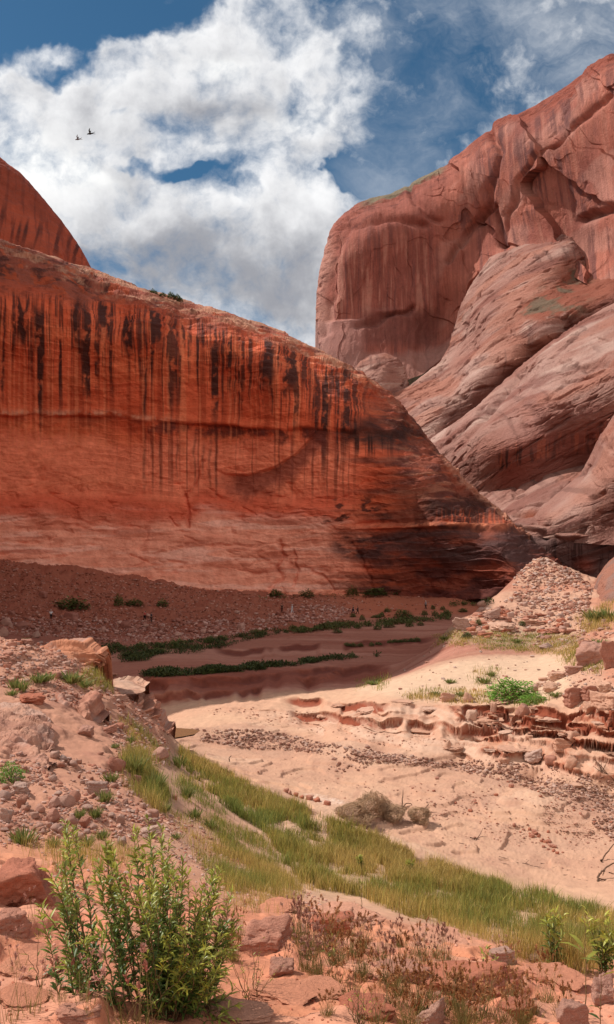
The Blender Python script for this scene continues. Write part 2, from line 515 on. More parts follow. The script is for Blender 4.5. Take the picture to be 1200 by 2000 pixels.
def wall_paint(P, px, py, v, N, d, ex):
    X, Y, Z = P[..., 0], P[..., 1], P[..., 2]
    wx = px + fbm(X * .12, Y * .12, Z * .12, 4) * 34
    wy = py + fbm(X * .10 + 9, Y * .10, Z * .10, 4) * 26
    n_lo = fbm(X * .07, Y * .07, Z * .09, 4)
    n_hi = fbm(X * .5, Y * .5, Z * .5, 5, .6)
    col = np.broadcast_to(ORANGE.astype(F32), P.shape).copy()
    col = mixc(col, [.50, .08, .03], ss(n_lo, .0, .45) * .7)
    col = mixc(col, [.70, .17, .07], ss(fbm(X * .05, Y * .05, Z * .25, 4), .05, .5) * .6)
    # salmon middle of the wall and the paler band below it
    col = mixc(col, [.86, .27, .15], ss(wy, 835, 880) * (1 - ss(wx, 640, 740)) * (.65 + .3 * np.clip(n_hi, -1, 1)))
    pale = ss(wy, 985, 1030) * (1 - ss(wx, 640, 760))
    col = mixc(col, PALE, pale * (0.75 + 0.35 * np.clip(n_hi, -1, 1)))
    rb = ss(wy, 945, 985) * (1 - ss(wy, 1000, 1035)) * (1 - ss(wx, 640, 760))
    col = mixc(col, BAND, rb * .75)
    pink = ss(fbm(X * .06, Y * .06, Z * .5, 4), 0.05, .4) * pale
    col = mixc(col, [.84, .45, .34], pink * .7)
    rd = ss(fbm(X * .05 + 5, Y * .05, Z * .45, 4), 0.1, .4) * pale
    col = mixc(col, [.50, .13, .07], rd * .7)
    # pale line along the ledge
    ly = np.interp(px, [-300, 0, 200, 480, 640, 800], [800, 806, 812, 832, 838, 846]).astype(F32) + perlin(px * .02, py * .002, 3.3) * 7
    col = mixc(col, [.58, .25, .15], np.exp(-((py - ly + 3) / 6) ** 2) * ss(n_hi, -.35, .25) * (1 - ss(px, 260, 420)) * .9)
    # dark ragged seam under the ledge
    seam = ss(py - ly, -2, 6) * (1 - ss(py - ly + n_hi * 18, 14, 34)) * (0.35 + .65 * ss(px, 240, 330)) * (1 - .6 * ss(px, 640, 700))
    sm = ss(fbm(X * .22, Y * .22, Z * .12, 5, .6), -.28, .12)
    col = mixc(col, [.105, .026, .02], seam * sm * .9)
    # drip streaks of black varnish: each starts under the rim and runs down its own length
    st0 = np.interp(px, [-300, 0, 200, 400, 560, 680, 760, 900], [560, 585, 596, 640, 690, 735, 770, 840]).astype(F32)
    dens = np.interp(px, [-200, 0, 60, 120, 150, 185, 230, 280, 300, 345, 380, 400, 440, 480, 500, 570, 610, 655, 690, 720], [.35, .45, .62, .3, .66, .6, .3, .55, .6, .66, .4, .55, .5, .5, .66, .7, .62, .68, .5, .2]).astype(F32)
    acc = np.zeros_like(px)
    wob = perlin(px * .03, py * .012, 8.8) * 2.5
    for k, (fr, amp, lmax, w) in enumerate(((.055, 1.0, 230, .16), (.13, .9, 170, .2), (.30, .8, 140, .22), (.62, .6, 110, .25))):
        a = perlin((px + wob) * fr, 10.5 * k + .3 + 0 * px, py * .0016 + k)
        ln = lmax * (0.35 + 0.9 * ss(perlin((px + wob) * fr * .7 + 40, 5.5 + 0 * px, 2.2 * k + 0 * px), -.4, .5))
        stt = st0 - 14 + 46 * ss(perlin((px + wob) * fr * .9 + 90, 1.5 + 0 * px, 1.1 * k + 0 * px), -.3, .6)
        t = (py - stt) / ln
        fall = ss(t, -.08, .05) * (1 - ss(t, .55, 1.05))
        acc = np.maximum(acc, ss(a + (dens - .62) * .55, w * .35, w * .35 + .10) * fall * amp)
    brk = ss(fbm(px * .05, py * .03, 2.1 + 0 * px, 4, .6), -.42, -.05)
    acc = acc * (0.25 + 0.75 * brk) * ss(py, 520, 600) * (1 - ss(px, 690, 760))
    # named long stripes
    for x0, ya, yb, w in ((8, 600, 800, 4), (30, 600, 690, 3), (70, 600, 690, 5), (155, 580, 720, 6), (170, 590, 640, 7), (162, 700, 770, 3), (300, 620, 640, 10), (333, 620, 818, 5), (345, 640, 700, 4), (285, 600, 830, 3.5),
                          (422, 660, 770, 4.5), (515, 690, 760, 5), (530, 700, 790, 6), (562, 705, 740, 6), (626, 740, 812, 5), (645, 745, 830, 4), (572, 690, 740, 8), (410, 850, 968, 3), (420, 840, 975, 3.5), (283, 840, 968, 4), (295, 850, 900, 2.5), (346, 850, 940, 2), (312, 840, 960, 2), (380, 850, 960, 3), (395, 870, 940, 2.5)):
        sx = x0 + perlin(py * .03, x0 * 1.3 + 0 * py, 1.7) * 4
        lightw = .55 if ya > 820 else .95
        s = np.exp(-((px - sx) / (w * (0.8 + .5 * perlin(py * .05, x0 * .7 + 0 * py, 0.3)))) ** 2) * ss(py, ya - 20, ya + 15) * (1 - ss(py, yb - 40, yb + 8)) * lightw
        acc = np.maximum(acc, s * (0.4 + .6 * ss(fbm(px * .1, py * .06, 7.1 + 0 * px, 3), -.4, 0)))
    # long faint wet lines below the ledge
    fa = ss(perlin(px * .16, 77.7 + 0 * px, py * .001), .22, .42) * ss(py - ly, 0, 20) * (1 - ss(py - ly, 90, 170)) * ss(px, 200, 300) * (1 - ss(px, 660, 720))
    col = mixc(col, [.30, .045, .018], ss(perlin(px * .10, 31.7 + 0 * px, py * .0015), .05, .35) * .55 * ss(py, 560, 620) * (1 - ss(wy, 790, 900)) * (1 - ss(px, 660, 740)))
    lt = ss(perlin(px * .21, 57.7 + 0 * px, py * .0018), .18, .36) * ss(py, 580, 640) * (1 - ss(wy, 830, 940)) * (1 - ss(px, 660, 740))
    col = mixc(col, [.74, .22, .10], lt * .5)
    col = mixc(col, [.17, .03, .018], fa * .6)
    # rim mottling and streak masses
    rimm = 1 - ss(py - st0 + n_lo * 26, -34, 6)
    col = mixc(col, [.24, .07, .045], rimm * .92)
    col = mixc(col, [.075, .024, .018], rimm * ss(fbm(X * .22, Y * .1, Z * .3, 5, .6), .02, .3) * .85)
    col = mixc(col, RIM_LIT, ss(v + n_hi * .05, .945, .99) * ss(fbm(X * .1, Y * .1, Z * .5, 4), -.35, .1) * .85)  # pale top strip puts the sunlit rim into the colour
    col = mixc(col, [.42, .08, .03], rimm * ss(fbm(X * .3 + 20, Y * .3, Z * .12, 4), .22, .42) * .7)
    col = mixc(col, VARN, np.clip(acc, 0, 1) * .96)
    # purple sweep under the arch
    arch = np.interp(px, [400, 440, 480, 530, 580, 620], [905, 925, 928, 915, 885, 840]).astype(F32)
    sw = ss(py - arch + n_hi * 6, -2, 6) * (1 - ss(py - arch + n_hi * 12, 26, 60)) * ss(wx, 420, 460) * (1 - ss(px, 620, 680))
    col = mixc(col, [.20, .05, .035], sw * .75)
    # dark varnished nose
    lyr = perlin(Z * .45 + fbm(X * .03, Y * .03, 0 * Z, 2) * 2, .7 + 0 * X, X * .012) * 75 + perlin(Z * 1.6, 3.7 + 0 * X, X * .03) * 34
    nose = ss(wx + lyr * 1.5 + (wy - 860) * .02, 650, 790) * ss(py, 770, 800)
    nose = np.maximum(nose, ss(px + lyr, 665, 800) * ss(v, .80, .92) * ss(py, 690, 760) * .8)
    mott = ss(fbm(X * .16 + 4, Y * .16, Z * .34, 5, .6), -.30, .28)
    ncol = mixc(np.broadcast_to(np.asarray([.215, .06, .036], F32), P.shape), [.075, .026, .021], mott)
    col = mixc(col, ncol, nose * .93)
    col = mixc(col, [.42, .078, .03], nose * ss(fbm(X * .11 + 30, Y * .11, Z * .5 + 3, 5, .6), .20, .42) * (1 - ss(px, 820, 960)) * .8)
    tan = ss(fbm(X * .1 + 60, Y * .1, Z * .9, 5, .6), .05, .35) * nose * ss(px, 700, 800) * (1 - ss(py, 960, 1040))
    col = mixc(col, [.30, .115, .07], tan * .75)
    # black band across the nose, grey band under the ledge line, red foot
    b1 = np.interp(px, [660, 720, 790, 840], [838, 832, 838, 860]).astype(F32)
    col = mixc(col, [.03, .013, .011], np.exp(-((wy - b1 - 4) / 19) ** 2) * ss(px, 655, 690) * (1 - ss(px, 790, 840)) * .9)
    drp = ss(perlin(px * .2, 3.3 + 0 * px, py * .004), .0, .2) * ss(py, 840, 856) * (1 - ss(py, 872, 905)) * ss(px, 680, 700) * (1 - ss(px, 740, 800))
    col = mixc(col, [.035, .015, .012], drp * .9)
    l2 = np.interp(px, [400, 690, 850, 1000, 1100], [1042, 1032, 1028, 1035, 1070]).astype(F32)
    d2 = np.exp(-((wy - 990) / 22) ** 2) * ss(wx, 790, 850)
    col = mixc(col, [.035, .015, .013], d2 * .85)
    gb = ss(wy - l2, 0, 14) * (1 - ss(wy - l2, 44, 75)) * ss(wx + lyr * 1.5, 690, 830)
    col = mixc(col, [.085, .045, .042], gb * .85 * ss(fbm(X * .05, Y * .05, Z * .7, 4), -.6, .1))
    ft = ss(wy + lyr * .2, 1085, 1110) * ss(px + lyr * 1.5, 660, 880)
    col = mixc(col, mixc(np.broadcast_to(np.asarray([.20, .045, .025], F32), P.shape), [.10, .028, .022], mott), ft * .75)
    col = mixc(col, [.48, .16, .085], np.exp(-((py - l2 + 3) / 5) ** 2) * ss(px, 640, 800) * ss(n_hi, -.4, .3) * .9)  # pale line paints the lit edge of the lower ledge
    col = mixc(col, [.42, .09, .04], ss(perlin(px * .28, 6.3 + 0 * px, py * .006), .12, .3) * ss(l2 - py, 0, 8) * (1 - ss(l2 - py, 18, 44)) * ss(px, 840, 880) * .8)
    col = mixc(col, [.43, .20, .13], ss(v + n_hi * .04, .93, .985) * ss(px, 840, 900) * .8)  # top of the nose lightened in the colour, as a sunlit ridge
    # dark root-like blotches
    bl = ss(fbm(X * .35, Y * .35, Z * .8, 4), .16, .4) * ss(py, 955, 985) * (1 - ss(py, 1010, 1040)) * ss(px, 610, 650) * (1 - ss(px, 720, 780))
    col = mixc(col, [.06, .02, .016], bl * .85)
    bl = ss(fbm(X * .2 + 8, Y * .2, Z * .5, 4), .0, .3) * ss(py, 1035, 1050) * (1 - ss(py, 1085, 1100)) * ss(wx + (py - 1060) * .5, 650, 700) * (1 - ss(px, 760, 820))
    col = mixc(col, [.075, .035, .032], bl * .8)
    col = col * (1 + .16 * np.clip(n_hi, -1, 1))[..., None]
    return col


left_top = [(-260, 380), (-120, 430), (0, 465), (60, 488), (120, 507), (180, 525), (260, 556), (355, 583), (450, 612), (540, 641), (620, 680), (690, 718), (750, 760), (800, 808), (850, 870), (900, 928), (950, 974), (1000, 1015), (1050, 1060), (1110, 1106), (1170, 1150)]
left_bot = [(-260, 1100), (0, 1112), (130, 1140), (300, 1160), (480, 1182), (640, 1185), (800, 1180), (950, 1170), (1020, 1165), (1090, 1160), (1170, 1190)]
left_depth = [(-260, 1090, 148), (0, 1100, 164), (150, 1120, 168), (300, 1140, 170), (480, 1165, 172), (640, 1170, 171), (800, 1165, 167), (950, 1150, 155), (1050, 1140, 142), (1160, 1160, 130),
              (-260, 850, 150), (0, 850, 167), (150, 880, 172), (300, 900, 175), (450, 920, 176), (600, 930, 173), (700, 950, 170), (800, 980, 165), (900, 1010, 160), (980, 1060, 152),
              (-260, 700, 145), (0, 700, 163), (150, 700, 168), (300, 720, 171), (450, 740, 172), (600, 770, 172), (700, 830, 171), (800, 890, 169), (870, 950, 166),
              (-260, 560, 142), (0, 590, 160), (150, 600, 165), (300, 625, 168), (450, 670, 170), (580, 715, 171), (690, 765, 174), (760, 820, 176), (850, 900, 172),
              (-260, 470, 152), (0, 510, 170), (150, 548, 174), (300, 590, 178), (450, 630, 180), (540, 660, 180), (640, 710, 182),
              (-260, 385, 170), (0, 467, 186), (180, 527, 190), (355, 585, 192), (540, 643, 192), (620, 682, 192), (750, 762, 190), (850, 872, 184), (950, 976, 176), (1050, 1062, 160), (1160, 1148, 146)]
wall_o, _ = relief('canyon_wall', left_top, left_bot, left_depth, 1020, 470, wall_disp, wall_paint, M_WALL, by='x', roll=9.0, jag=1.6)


def dome_disp(P, px, py, v, N):
    X, Y, Z = P[..., 0], P[..., 1], P[..., 2]
    return (fbm(X * .03, Y * .03, Z * .03, 4) * 2.0 + fbm(X * .25, Y * .25, Z * .4, 4) * .5).astype(F32), None


def dome_paint(P, px, py, v, N, d, ex):
    X, Y, Z = P[..., 0], P[..., 1], P[..., 2]
    n = fbm(X * .05, Y * .05, Z * .03, 4); h = fbm(X * .4, Y * .4, Z * .2, 4)
    col = mixc(np.broadcast_to(np.asarray([.36, .075, .038], F32), P.shape), [.26, .055, .03], ss(n, -.2, .4))
    stk = ss(perlin(px * .09 + py * .02, 4.1 + 0 * px, py * .006), .02, .3) * np.exp(-((py - 430 - (px * .35)) / 34) ** 2)
    col = mixc(col, [.07, .022, .018], stk * .9)
    stk = ss(fbm(px * .12, py * .01, 2 + 0 * px, 3), .12, .4)
    col = mixc(col, [.15, .035, .024], stk * .5)
    return col * (1 + .2 * h)[..., None]

relief('rock_dome', [(-320, 200), (-100, 262), (0, 305), (40, 336), (80, 380), (115, 424), (148, 468), (170, 505), (183, 530), (196, 565)], [(-320, 620), (0, 620), (196, 640)],
       [(-320, 600, 190), (0, 600, 214), (190, 600, 225), (-320, 400, 192), (0, 450, 214), (100, 500, 220), (-320, 200, 215), (0, 306, 228), (80, 382, 232), (148, 470, 236), (190, 545, 240)],
       420, 260, dome_disp, dome_paint, M_WALL, by='x', roll=6, jag=1.0)


# ---- unseen massif beyond the left edge: carries the wall round, heights shaped to shade the valley
def side_massif():
    path = [(-150, 62, 4), (-62, 66, 12), (-44, 72, 24), (-44, 80, 46), (-47, 93, 72), (-54, 118, 96), (-68, 145, 122), (-84, 172, 172), (-104, 200, 182)]
    p = np.array(path, float)
    nu, nv = 260, 90
    s = np.r_[0, np.cumsum(np.hypot(np.diff(p[:, 0]), np.diff(p[:, 1])))]
    qs = np.linspace(0, s[-1], nu)
    X = np.interp(qs, s, p[:, 0]); Y = np.interp(qs, s, p[:, 1]); H = np.interp(qs, s, p[:, 2])
    tx = np.gradient(X); ty = np.gradient(Y); L = np.hypot(tx, ty); nx, ny = ty / L, -tx / L   # outwards, to the right of the path
    t = np.linspace(0, 1, nv)
    off = np.interp(t, [0, .2, .75, .9, 1], [7, 3, 1.0, -2, -9])
    Z = -16 + (H[None] + 16) * np.interp(t, [0, .5, .9, 1], [0, .52, .95, 1])[:, None]
    PX = X[None] + nx[None] * off[:, None]; PY = Y[None] + ny[None] * off[:, None]
    P = np.stack([PX, PY, Z], -1).astype(F32)
    n = fbm(P[..., 0] * .07, P[..., 1] * .07, P[..., 2] * .05, 5) * 1.6
    P[..., 0] += nx * n; P[..., 1] += ny * n
    rows = [P]
    for k, dz in ((14, -1), (30, -6), (60, -40), (70, -130)):
        w = P[-1].copy(); w[:, 0] -= nx * k; w[:, 1] -= ny * k; w[:, 2] = np.maximum(w[:, 2] + dz, -18)
        rows.append(w[None])
    P = np.concatenate(rows, 0)
    h = fbm(P[..., 0] * .1, P[..., 1] * .1, P[..., 2] * .03, 5)
    col = mixc(np.broadcast_to(np.asarray([.46, .10, .04], F32), P.shape), [.2, .045, .025], ss(h, -.1, .5))
    me = mesh_from('canyon_wall', P.reshape(-1, 3), grid_faces(P.shape[0], nu), col.reshape(-1, 3))
    o = link('canyon_wall', me, M_WALL); o['kind'] = 'structure'
side_massif()

# ---- the high cliff and the slickrock on the right
SLICK = np.array([.41, .24, .195]); SLICK2 = np.array([.35, .175, .135]); SLICK3 = np.array([.48, .31, .255])


def facets(a, b, seed, slope=1.0):
    """broken rock faces: each cell of a random mosaic is a small plane with its own tilt and height"""
    ia = np.floor(a).astype(np.int32); ib = np.floor(b).astype(np.int32)
    best = np.full(a.shape, 9.0, F32); out = np.zeros(a.shape, F32)
    rs = np.random.default_rng(seed).random((64, 64, 5)).astype(F32)
    for da in (-1, 0, 1):
        for db in (-1, 0, 1):
            r = rs[(ia + da) & 63, (ib + db) & 63]
            ca = a - (ia + da) - r[..., 0]; cb = b - (ib + db) - r[..., 1]
            dd = ca * ca + cb * cb
            v = (r[..., 2] - .5) + slope * ((r[..., 3] - .5) * ca + (r[..., 4] - .5) * cb) * 2
            m = dd < best
            best = np.where(m, dd, best); out = np.where(m, v, out)
    return out


def slick_disp(tilt, amp=1.0, pits=1.0):
    ca, sa = math.cos(R(tilt)), math.sin(R(tilt))

    def f(P, px, py, v, N):
        X, Y, Z = P[..., 0], P[..., 1], P[..., 2]
        A = X * ca + Z * sa; Bc = -X * sa + Z * ca
        Bw = Bc + fbm(X * .016, Y * .016, Z * .016, 2) * 3
        big = fbm(X * .018, Y * .014, Z * .018, 2) * 2.4
        bed = fbm(A * .035, Y * .03, Bw * .34, 4, .5) * 0.30
        z = Bw * .30; saw = z - np.floor(z)
        hair = ridge(A * .045, Y * .03, Bw * .55 + 3, 3)
        step = np.where(perlin(A * .04, Y * .04, np.floor(z) * 3.1) > .0, (saw ** 3) * .55, 0)
        rg = ridge(A * .05 + 7, Y * .05, Bw * .16, 3)
        crack = np.where(rg > .74, (rg - .74) * 4.5, 0)
        fine = fbm(X * .35, Y * .35, Z * .5, 5, .6) * .26
        pit = np.maximum(0, fbm(A * .07, Y * .07, Bw * .6, 3) - .36) * 1.8 * pits
        return (amp * (big + bed + step - crack - pit + fine - np.maximum(0, hair - .78) * 1.5)).astype(F32), (crack, Bw, A)
    return f


def slick_base(P, px, py, v, N, ex, warm=0.0):
    X, Y, Z = P[..., 0], P[..., 1], P[..., 2]
    crack, Bw, A = ex
    col = np.broadcast_to(SLICK.astype(F32), P.shape)
    col = mixc(col, SLICK2, ss(fbm(X * .03, Y * .03, Z * .04, 4), -.25, .35))
    col = mixc(col, SLICK3, ss(fbm(A * .03, Y * .03, Bw * .4, 4), 0, .4) * .8)
    col = mixc(col, [.20, .075, .058], ss(fbm(A * .035 + 20, Y * .03, Bw * .28, 5), .05, .42) * .75)
    col = mixc(col, [.14, .05, .04], np.clip(crack, 0, 1) * .8)
    col = mixc(col, [.25, .085, .06], F32(warm) * ss(fbm(X * .04 + 9, Y * .04, Z * .04, 3), -.3, .2))
    op = ss(fbm(A * .025 + 40, Y * .02, Bw * .10, 4), .16, .4)
    col = mixc(col, [.40, .16, .105], op * .55)
    dk_ = ss(fbm(X * .5, 3.1 + 0 * X, Z * .05, 3), .12, .4) * ss(fbm(X * .03, Y * .03, Z * .03 + 8, 3), .05, .3)
    col = mixc(col, [.12, .055, .045], dk_ * .45)
    sp = ss(fbm(X * .7, Y * .7, Z * .9, 5, .65), .25, .6)
    col = mixc(col, [.15, .06, .05], sp * .4)
    return col


def high_disp(P, px, py, v, N):
    X, Y, Z = P[..., 0], P[..., 1], P[..., 2]
    big = fbm(X * .012, Y * .012, Z * .008, 2) * 2.5
    # broken slabs: planes that meet at sharp edges
    fa = ridge(X * .035 + Z * .02, Y * .035, Z * .03 - X * .012, 4)
    slab = np.abs(((fbm(X * .018 + Z * .014, Y * .018, Z * .014, 2) * 2.6) % 1.0) - .5) * 5.0
    tower = (1 - ss(px, 800, 880))
    flut = fbm(X * .16, Y * .10, Z * .008, 3) * .8 * (0.35 + tower * .5)
    fine = fbm(X * .3, Y * .3, Z * .12, 5, .55) * .28
    wx = px + fbm(px * .02, py * .02, 1.5 + 0 * px, 2) * 18; wy = py + fbm(px * .02, py * .02, 6.5 + 0 * px, 2) * 18
    ra = wx * .8 + wy * .6; rb = -wx * .6 + wy * .8
    fc = facets(ra / 190, rb / 120, 4, .7) * 5.0 + facets(ra / 70, rb / 34, 9, .5) * .7 * ss(perlin(px * .008, py * .008, 3.3), .0, .25)
    ft = facets(wx / 80, wy / 220, 12, .5) * .8
    d = big + slab * .12 * (1 - tower) + fc * (1 - tower) + ft * tower + flut + fine - np.maximum(0, fa - .78) * 4 * (1 - tower * .6)
    # alcoves with arched lips
    for pts, w, a, side in (([(645, 650), (652, 480), (680, 440), (760, 425), (830, 440)], 9, 3.0, 1), ([(700, 640), (800, 605), (806, 600)], 6, 3.0, 1), ([(880, 505), (925, 440), (975, 405), (985, 480)], 7, 3.2, 1), ([(960, 250), (985, 310), (960, 400), (940, 430)], 8, 3.0, 1),
                            ([(1130, 430), (1180, 410), (1320, 405)], 7, 4.0, 1), ([(985, 480), (1040, 330), (1130, 250), (1200, 190)], 6, 2.0, 1), ([(790, 350), (815, 400), (860, 430)], 6, 2.0, 1)):
        d = d - a * np.exp(-(poly_dist(px + perlin(px * .03, py * .03, 4.4) * 8, py + perlin(px * .03, py * .03, 7.4) * 8, pts) / w) ** 2)
    d = d + 2.5 * ss(py, 622, 634) * (1 - ss(px, 700, 722)) * ss(px, 632, 642) + 1.2 * ss(py, 600, 612) * ss(px, 700, 720) * (1 - ss(px, 800, 820))
    rimb = ss(v, .93, .975)
    d = d + rimb * (fbm(X * .10, Y * .10, Z * .35, 4) * 1.3 - .3)
    return d.astype(F32), None


def high_paint(P, px, py, v, N, d, ex):
    X, Y, Z = P[..., 0], P[..., 1], P[..., 2]
    n = fbm(X * .03, Y * .03, Z * .03, 4); h = fbm(X * .25, Y * .25, Z * .25, 5, .6)
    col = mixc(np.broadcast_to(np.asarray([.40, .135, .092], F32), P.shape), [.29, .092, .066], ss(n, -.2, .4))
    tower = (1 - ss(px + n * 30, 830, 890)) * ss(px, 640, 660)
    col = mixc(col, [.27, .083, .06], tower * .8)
    # light and dark drip lines
    dr = fbm(px * .11, 3.7 + 0 * px, py * .006, 4, .6)
    lt = ss(fbm(px * .012 + py * .006, py * .010, 2.2 + 0 * px, 3), .0, .3) * (1 - tower)
    col = mixc(col, [.42, .19, .145], lt * .7)
    vs = fbm(px * .30 - py * .03, 5.2 + 0 * px, py * .010, 3)
    col = col * (1 + .22 * np.clip(vs, -1, 1))[..., None]
    col = mixc(col, [.46, .20, .145], ss(dr, .05, .4) * tower * ss(py + n * 40, 440, 500) * (1 - ss(py, 590, 700)) * .75)
    col = mixc(col, [.17, .06, .05], ss(-dr, .08, .42) * tower * ss(py, 420, 470) * .75)
    up = ss(px, 900, 960)
    dr2 = fbm(px * .075 - py * .008, 8.2 + 0 * px, py * .006, 4, .6)
    col = mixc(col, [.15, .055, .048], ss(dr2, .0, .35) * up * ss(fbm(px * .008, py * .008, 1.1 + 0 * px, 3), -.2, .25) * .85)
    col = mixc(col, [.46, .19, .135], ss(-dr2, .15, .5) * up * .5)
    for cx, cy, sx, sy in ((985, 290, 32, 40), (975, 370, 20, 40), (1130, 380, 28, 60), (1090, 240, 50, 22), (1010, 470, 30, 14), (1050, 300, 40, 20), (905, 430, 26, 30)):
        mk = np.exp(-((px - cx) / sx) ** 2 - ((py - cy) / sy) ** 2) * ss(h + dr2 * .8, -.25, .2)
        col = mixc(col, [.13, .05, .046], mk * .8)
    # lower dark recess of the tower and its pale foot
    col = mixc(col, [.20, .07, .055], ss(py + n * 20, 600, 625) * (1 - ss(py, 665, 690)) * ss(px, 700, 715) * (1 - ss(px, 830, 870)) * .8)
    col = mixc(col, [.36, .19, .155], ss(py + n * 30, 680, 700) * .7)
    col = mixc(col, [.44, .21, .16], (1 - ss(px + n * 18, 640, 656)) * .8)  # sunlit left side of the tower, lightened in the colour
    col = mixc(col, [.36, .18, .15], ss(py, 622, 634) * (1 - ss(px, 700, 722)) * .7)
    # crest: crumbly red cap, grey scrub on the shoulder
    col = mixc(col, [.26, .07, .045], ss(v + h * .03, .90, .95) * ss(px, 880, 960))
    gsc = ss(v + h * .02, .965, .985) * ss(px, 690, 730) * (1 - ss(px, 850, 880))
    col = mixc(col, [.20, .155, .10], gsc)
    col = mixc(col, [.12, .035, .03], ss(fbm(X * .2, Y * .2, Z * .6, 4), .12, .4) * ss(v, .88, .93) * .6)
    return col * (1 + .22 * np.clip(h, -1, 1))[..., None]

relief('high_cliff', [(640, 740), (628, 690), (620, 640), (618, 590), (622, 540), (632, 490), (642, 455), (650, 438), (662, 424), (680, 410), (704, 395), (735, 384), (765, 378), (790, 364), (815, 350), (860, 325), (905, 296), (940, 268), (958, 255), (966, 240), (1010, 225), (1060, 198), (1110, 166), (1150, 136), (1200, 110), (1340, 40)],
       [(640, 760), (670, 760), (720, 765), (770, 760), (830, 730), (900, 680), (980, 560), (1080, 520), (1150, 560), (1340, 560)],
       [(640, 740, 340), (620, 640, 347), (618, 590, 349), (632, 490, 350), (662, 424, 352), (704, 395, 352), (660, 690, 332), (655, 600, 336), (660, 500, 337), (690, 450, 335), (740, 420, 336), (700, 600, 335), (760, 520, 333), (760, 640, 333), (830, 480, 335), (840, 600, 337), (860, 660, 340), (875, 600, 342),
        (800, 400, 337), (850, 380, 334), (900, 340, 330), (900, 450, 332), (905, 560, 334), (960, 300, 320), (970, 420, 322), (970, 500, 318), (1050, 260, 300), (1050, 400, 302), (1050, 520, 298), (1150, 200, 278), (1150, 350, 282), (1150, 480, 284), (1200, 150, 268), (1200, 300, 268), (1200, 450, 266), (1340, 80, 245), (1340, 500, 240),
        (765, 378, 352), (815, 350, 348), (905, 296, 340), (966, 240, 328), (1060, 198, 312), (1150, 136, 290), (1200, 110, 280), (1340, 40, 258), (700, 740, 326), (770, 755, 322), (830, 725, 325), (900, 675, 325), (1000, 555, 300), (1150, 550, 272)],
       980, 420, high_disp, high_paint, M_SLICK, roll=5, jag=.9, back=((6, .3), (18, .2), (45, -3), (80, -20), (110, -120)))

sd = slick_disp(24)


def paint_b(P, px, py, v, N, d, ex):
    c = slick_base(P, px, py, v, N, ex, .35)
    X, Y, Z = P[..., 0], P[..., 1], P[..., 2]
    h = fbm(X * .15, Y * .15, Z * .15, 5, .6)
    deb = poly_mask(px + h * 22, py + h * 14, [(1010, 620), (1060, 570), (1110, 535), (1150, 515), (1340, 490), (1340, 585), (1200, 595), (1130, 615), (1060, 640)], 10)
    dc = mixc(np.broadcast_to(np.asarray([.25, .075, .045], F32), P.shape), [.14, .10, .065], ss(fbm(X * .12 + 3, Y * .12, Z * .2, 4), -.05, .3) * (1 - ss(px, 1110, 1180)))
    c = mixc(c, dc, deb * .92)
    edge = np.interp(px, [800, 845, 930, 1000, 1060, 1200, 1340], [840, 853, 792, 732, 682, 592, 515]).astype(F32)
    c = mixc(c, [.15, .055, .042], ss(py - edge + h * 10, -34, -6) * ss(px, 850, 880) * .75)
    return c

relief('slickrock_slope', [(684, 785), (720, 776), (775, 766), (800, 752), (830, 730), (858, 710), (876, 680), (886, 645), (900, 600), (925, 550), (958, 502), (985, 492), (1010, 484), (1060, 468), (1100, 450), (1112, 452), (1130, 482), (1146, 516), (1166, 524), (1190, 516), (1230, 500), (1340, 465)],
       [(684, 830), (780, 850), (850, 890), (940, 860), (1060, 770), (1200, 690), (1340, 640)],
       [(684, 800, 296), (780, 772, 294), (775, 810, 282), (860, 712, 308), (860, 760, 286), (888, 640, 318), (905, 690, 296), (958, 502, 312), (960, 560, 300), (1060, 468, 302), (1050, 520, 284), (1100, 450, 300), (1105, 500, 280), (1120, 560, 274), (1146, 518, 284), (1200, 520, 274), (1200, 580, 244), (1340, 470, 255),
        (850, 860, 262), (850, 800, 268), (930, 810, 268), (930, 772, 264), (930, 730, 266), (1000, 745, 266), (1000, 705, 258), (1000, 650, 268), (1060, 695, 262), (1060, 655, 252), (1060, 600, 266), (1130, 650, 258), (1130, 612, 250), (1200, 625, 246), (1340, 560, 228), (960, 620, 280), (700, 830, 285)],
       640, 300, sd, paint_b, M_SLICK, roll=5, jag=1.2)


def paint_f(P, px, py, v, N, d, ex):
    return slick_base(P, px, py, v, N, ex, .6)
relief('rock_dome', [(676, 770), (690, 728), (705, 705), (725, 694), (752, 690), (775, 698), (790, 716), (798, 745), (802, 775)], [(676, 800), (802, 810)],
       [(676, 790, 302), (740, 790, 292), (802, 790, 300), (740, 730, 296), (690, 728, 306), (752, 692, 310), (795, 730, 308)], 200, 120, slick_disp(20, .8), paint_f, M_SLICK, roll=6, jag=1.0)


def paint_c(P, px, py, v, N, d, ex):
    c = slick_base(P, px, py, v, N, ex, .5)
    X, Y, Z = P[..., 0], P[..., 1], P[..., 2]
    h = fbm(X * .15, Y * .15, Z * .15, 5, .6)
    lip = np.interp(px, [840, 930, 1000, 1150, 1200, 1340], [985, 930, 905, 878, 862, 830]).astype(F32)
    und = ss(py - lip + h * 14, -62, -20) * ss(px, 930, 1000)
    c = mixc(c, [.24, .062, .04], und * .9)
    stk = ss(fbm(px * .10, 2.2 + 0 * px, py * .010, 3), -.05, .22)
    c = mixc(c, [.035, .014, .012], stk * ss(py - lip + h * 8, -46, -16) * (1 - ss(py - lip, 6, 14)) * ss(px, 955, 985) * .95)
    c = mixc(c, [.52, .15, .075], ss(-fbm(px * .13, 9.2 + 0 * px, py * .012, 3), .18, .36) * ss(py - lip, -50, -20) * (1 - ss(py - lip, 0, 10)) * ss(px, 965, 985) * .9)
    c = mixc(c, [.30, .12, .095], ss(py + (px - 1000) * -.1 + h * 40, 740, 800) * .5 * ss(px, 960, 1060))
    return c


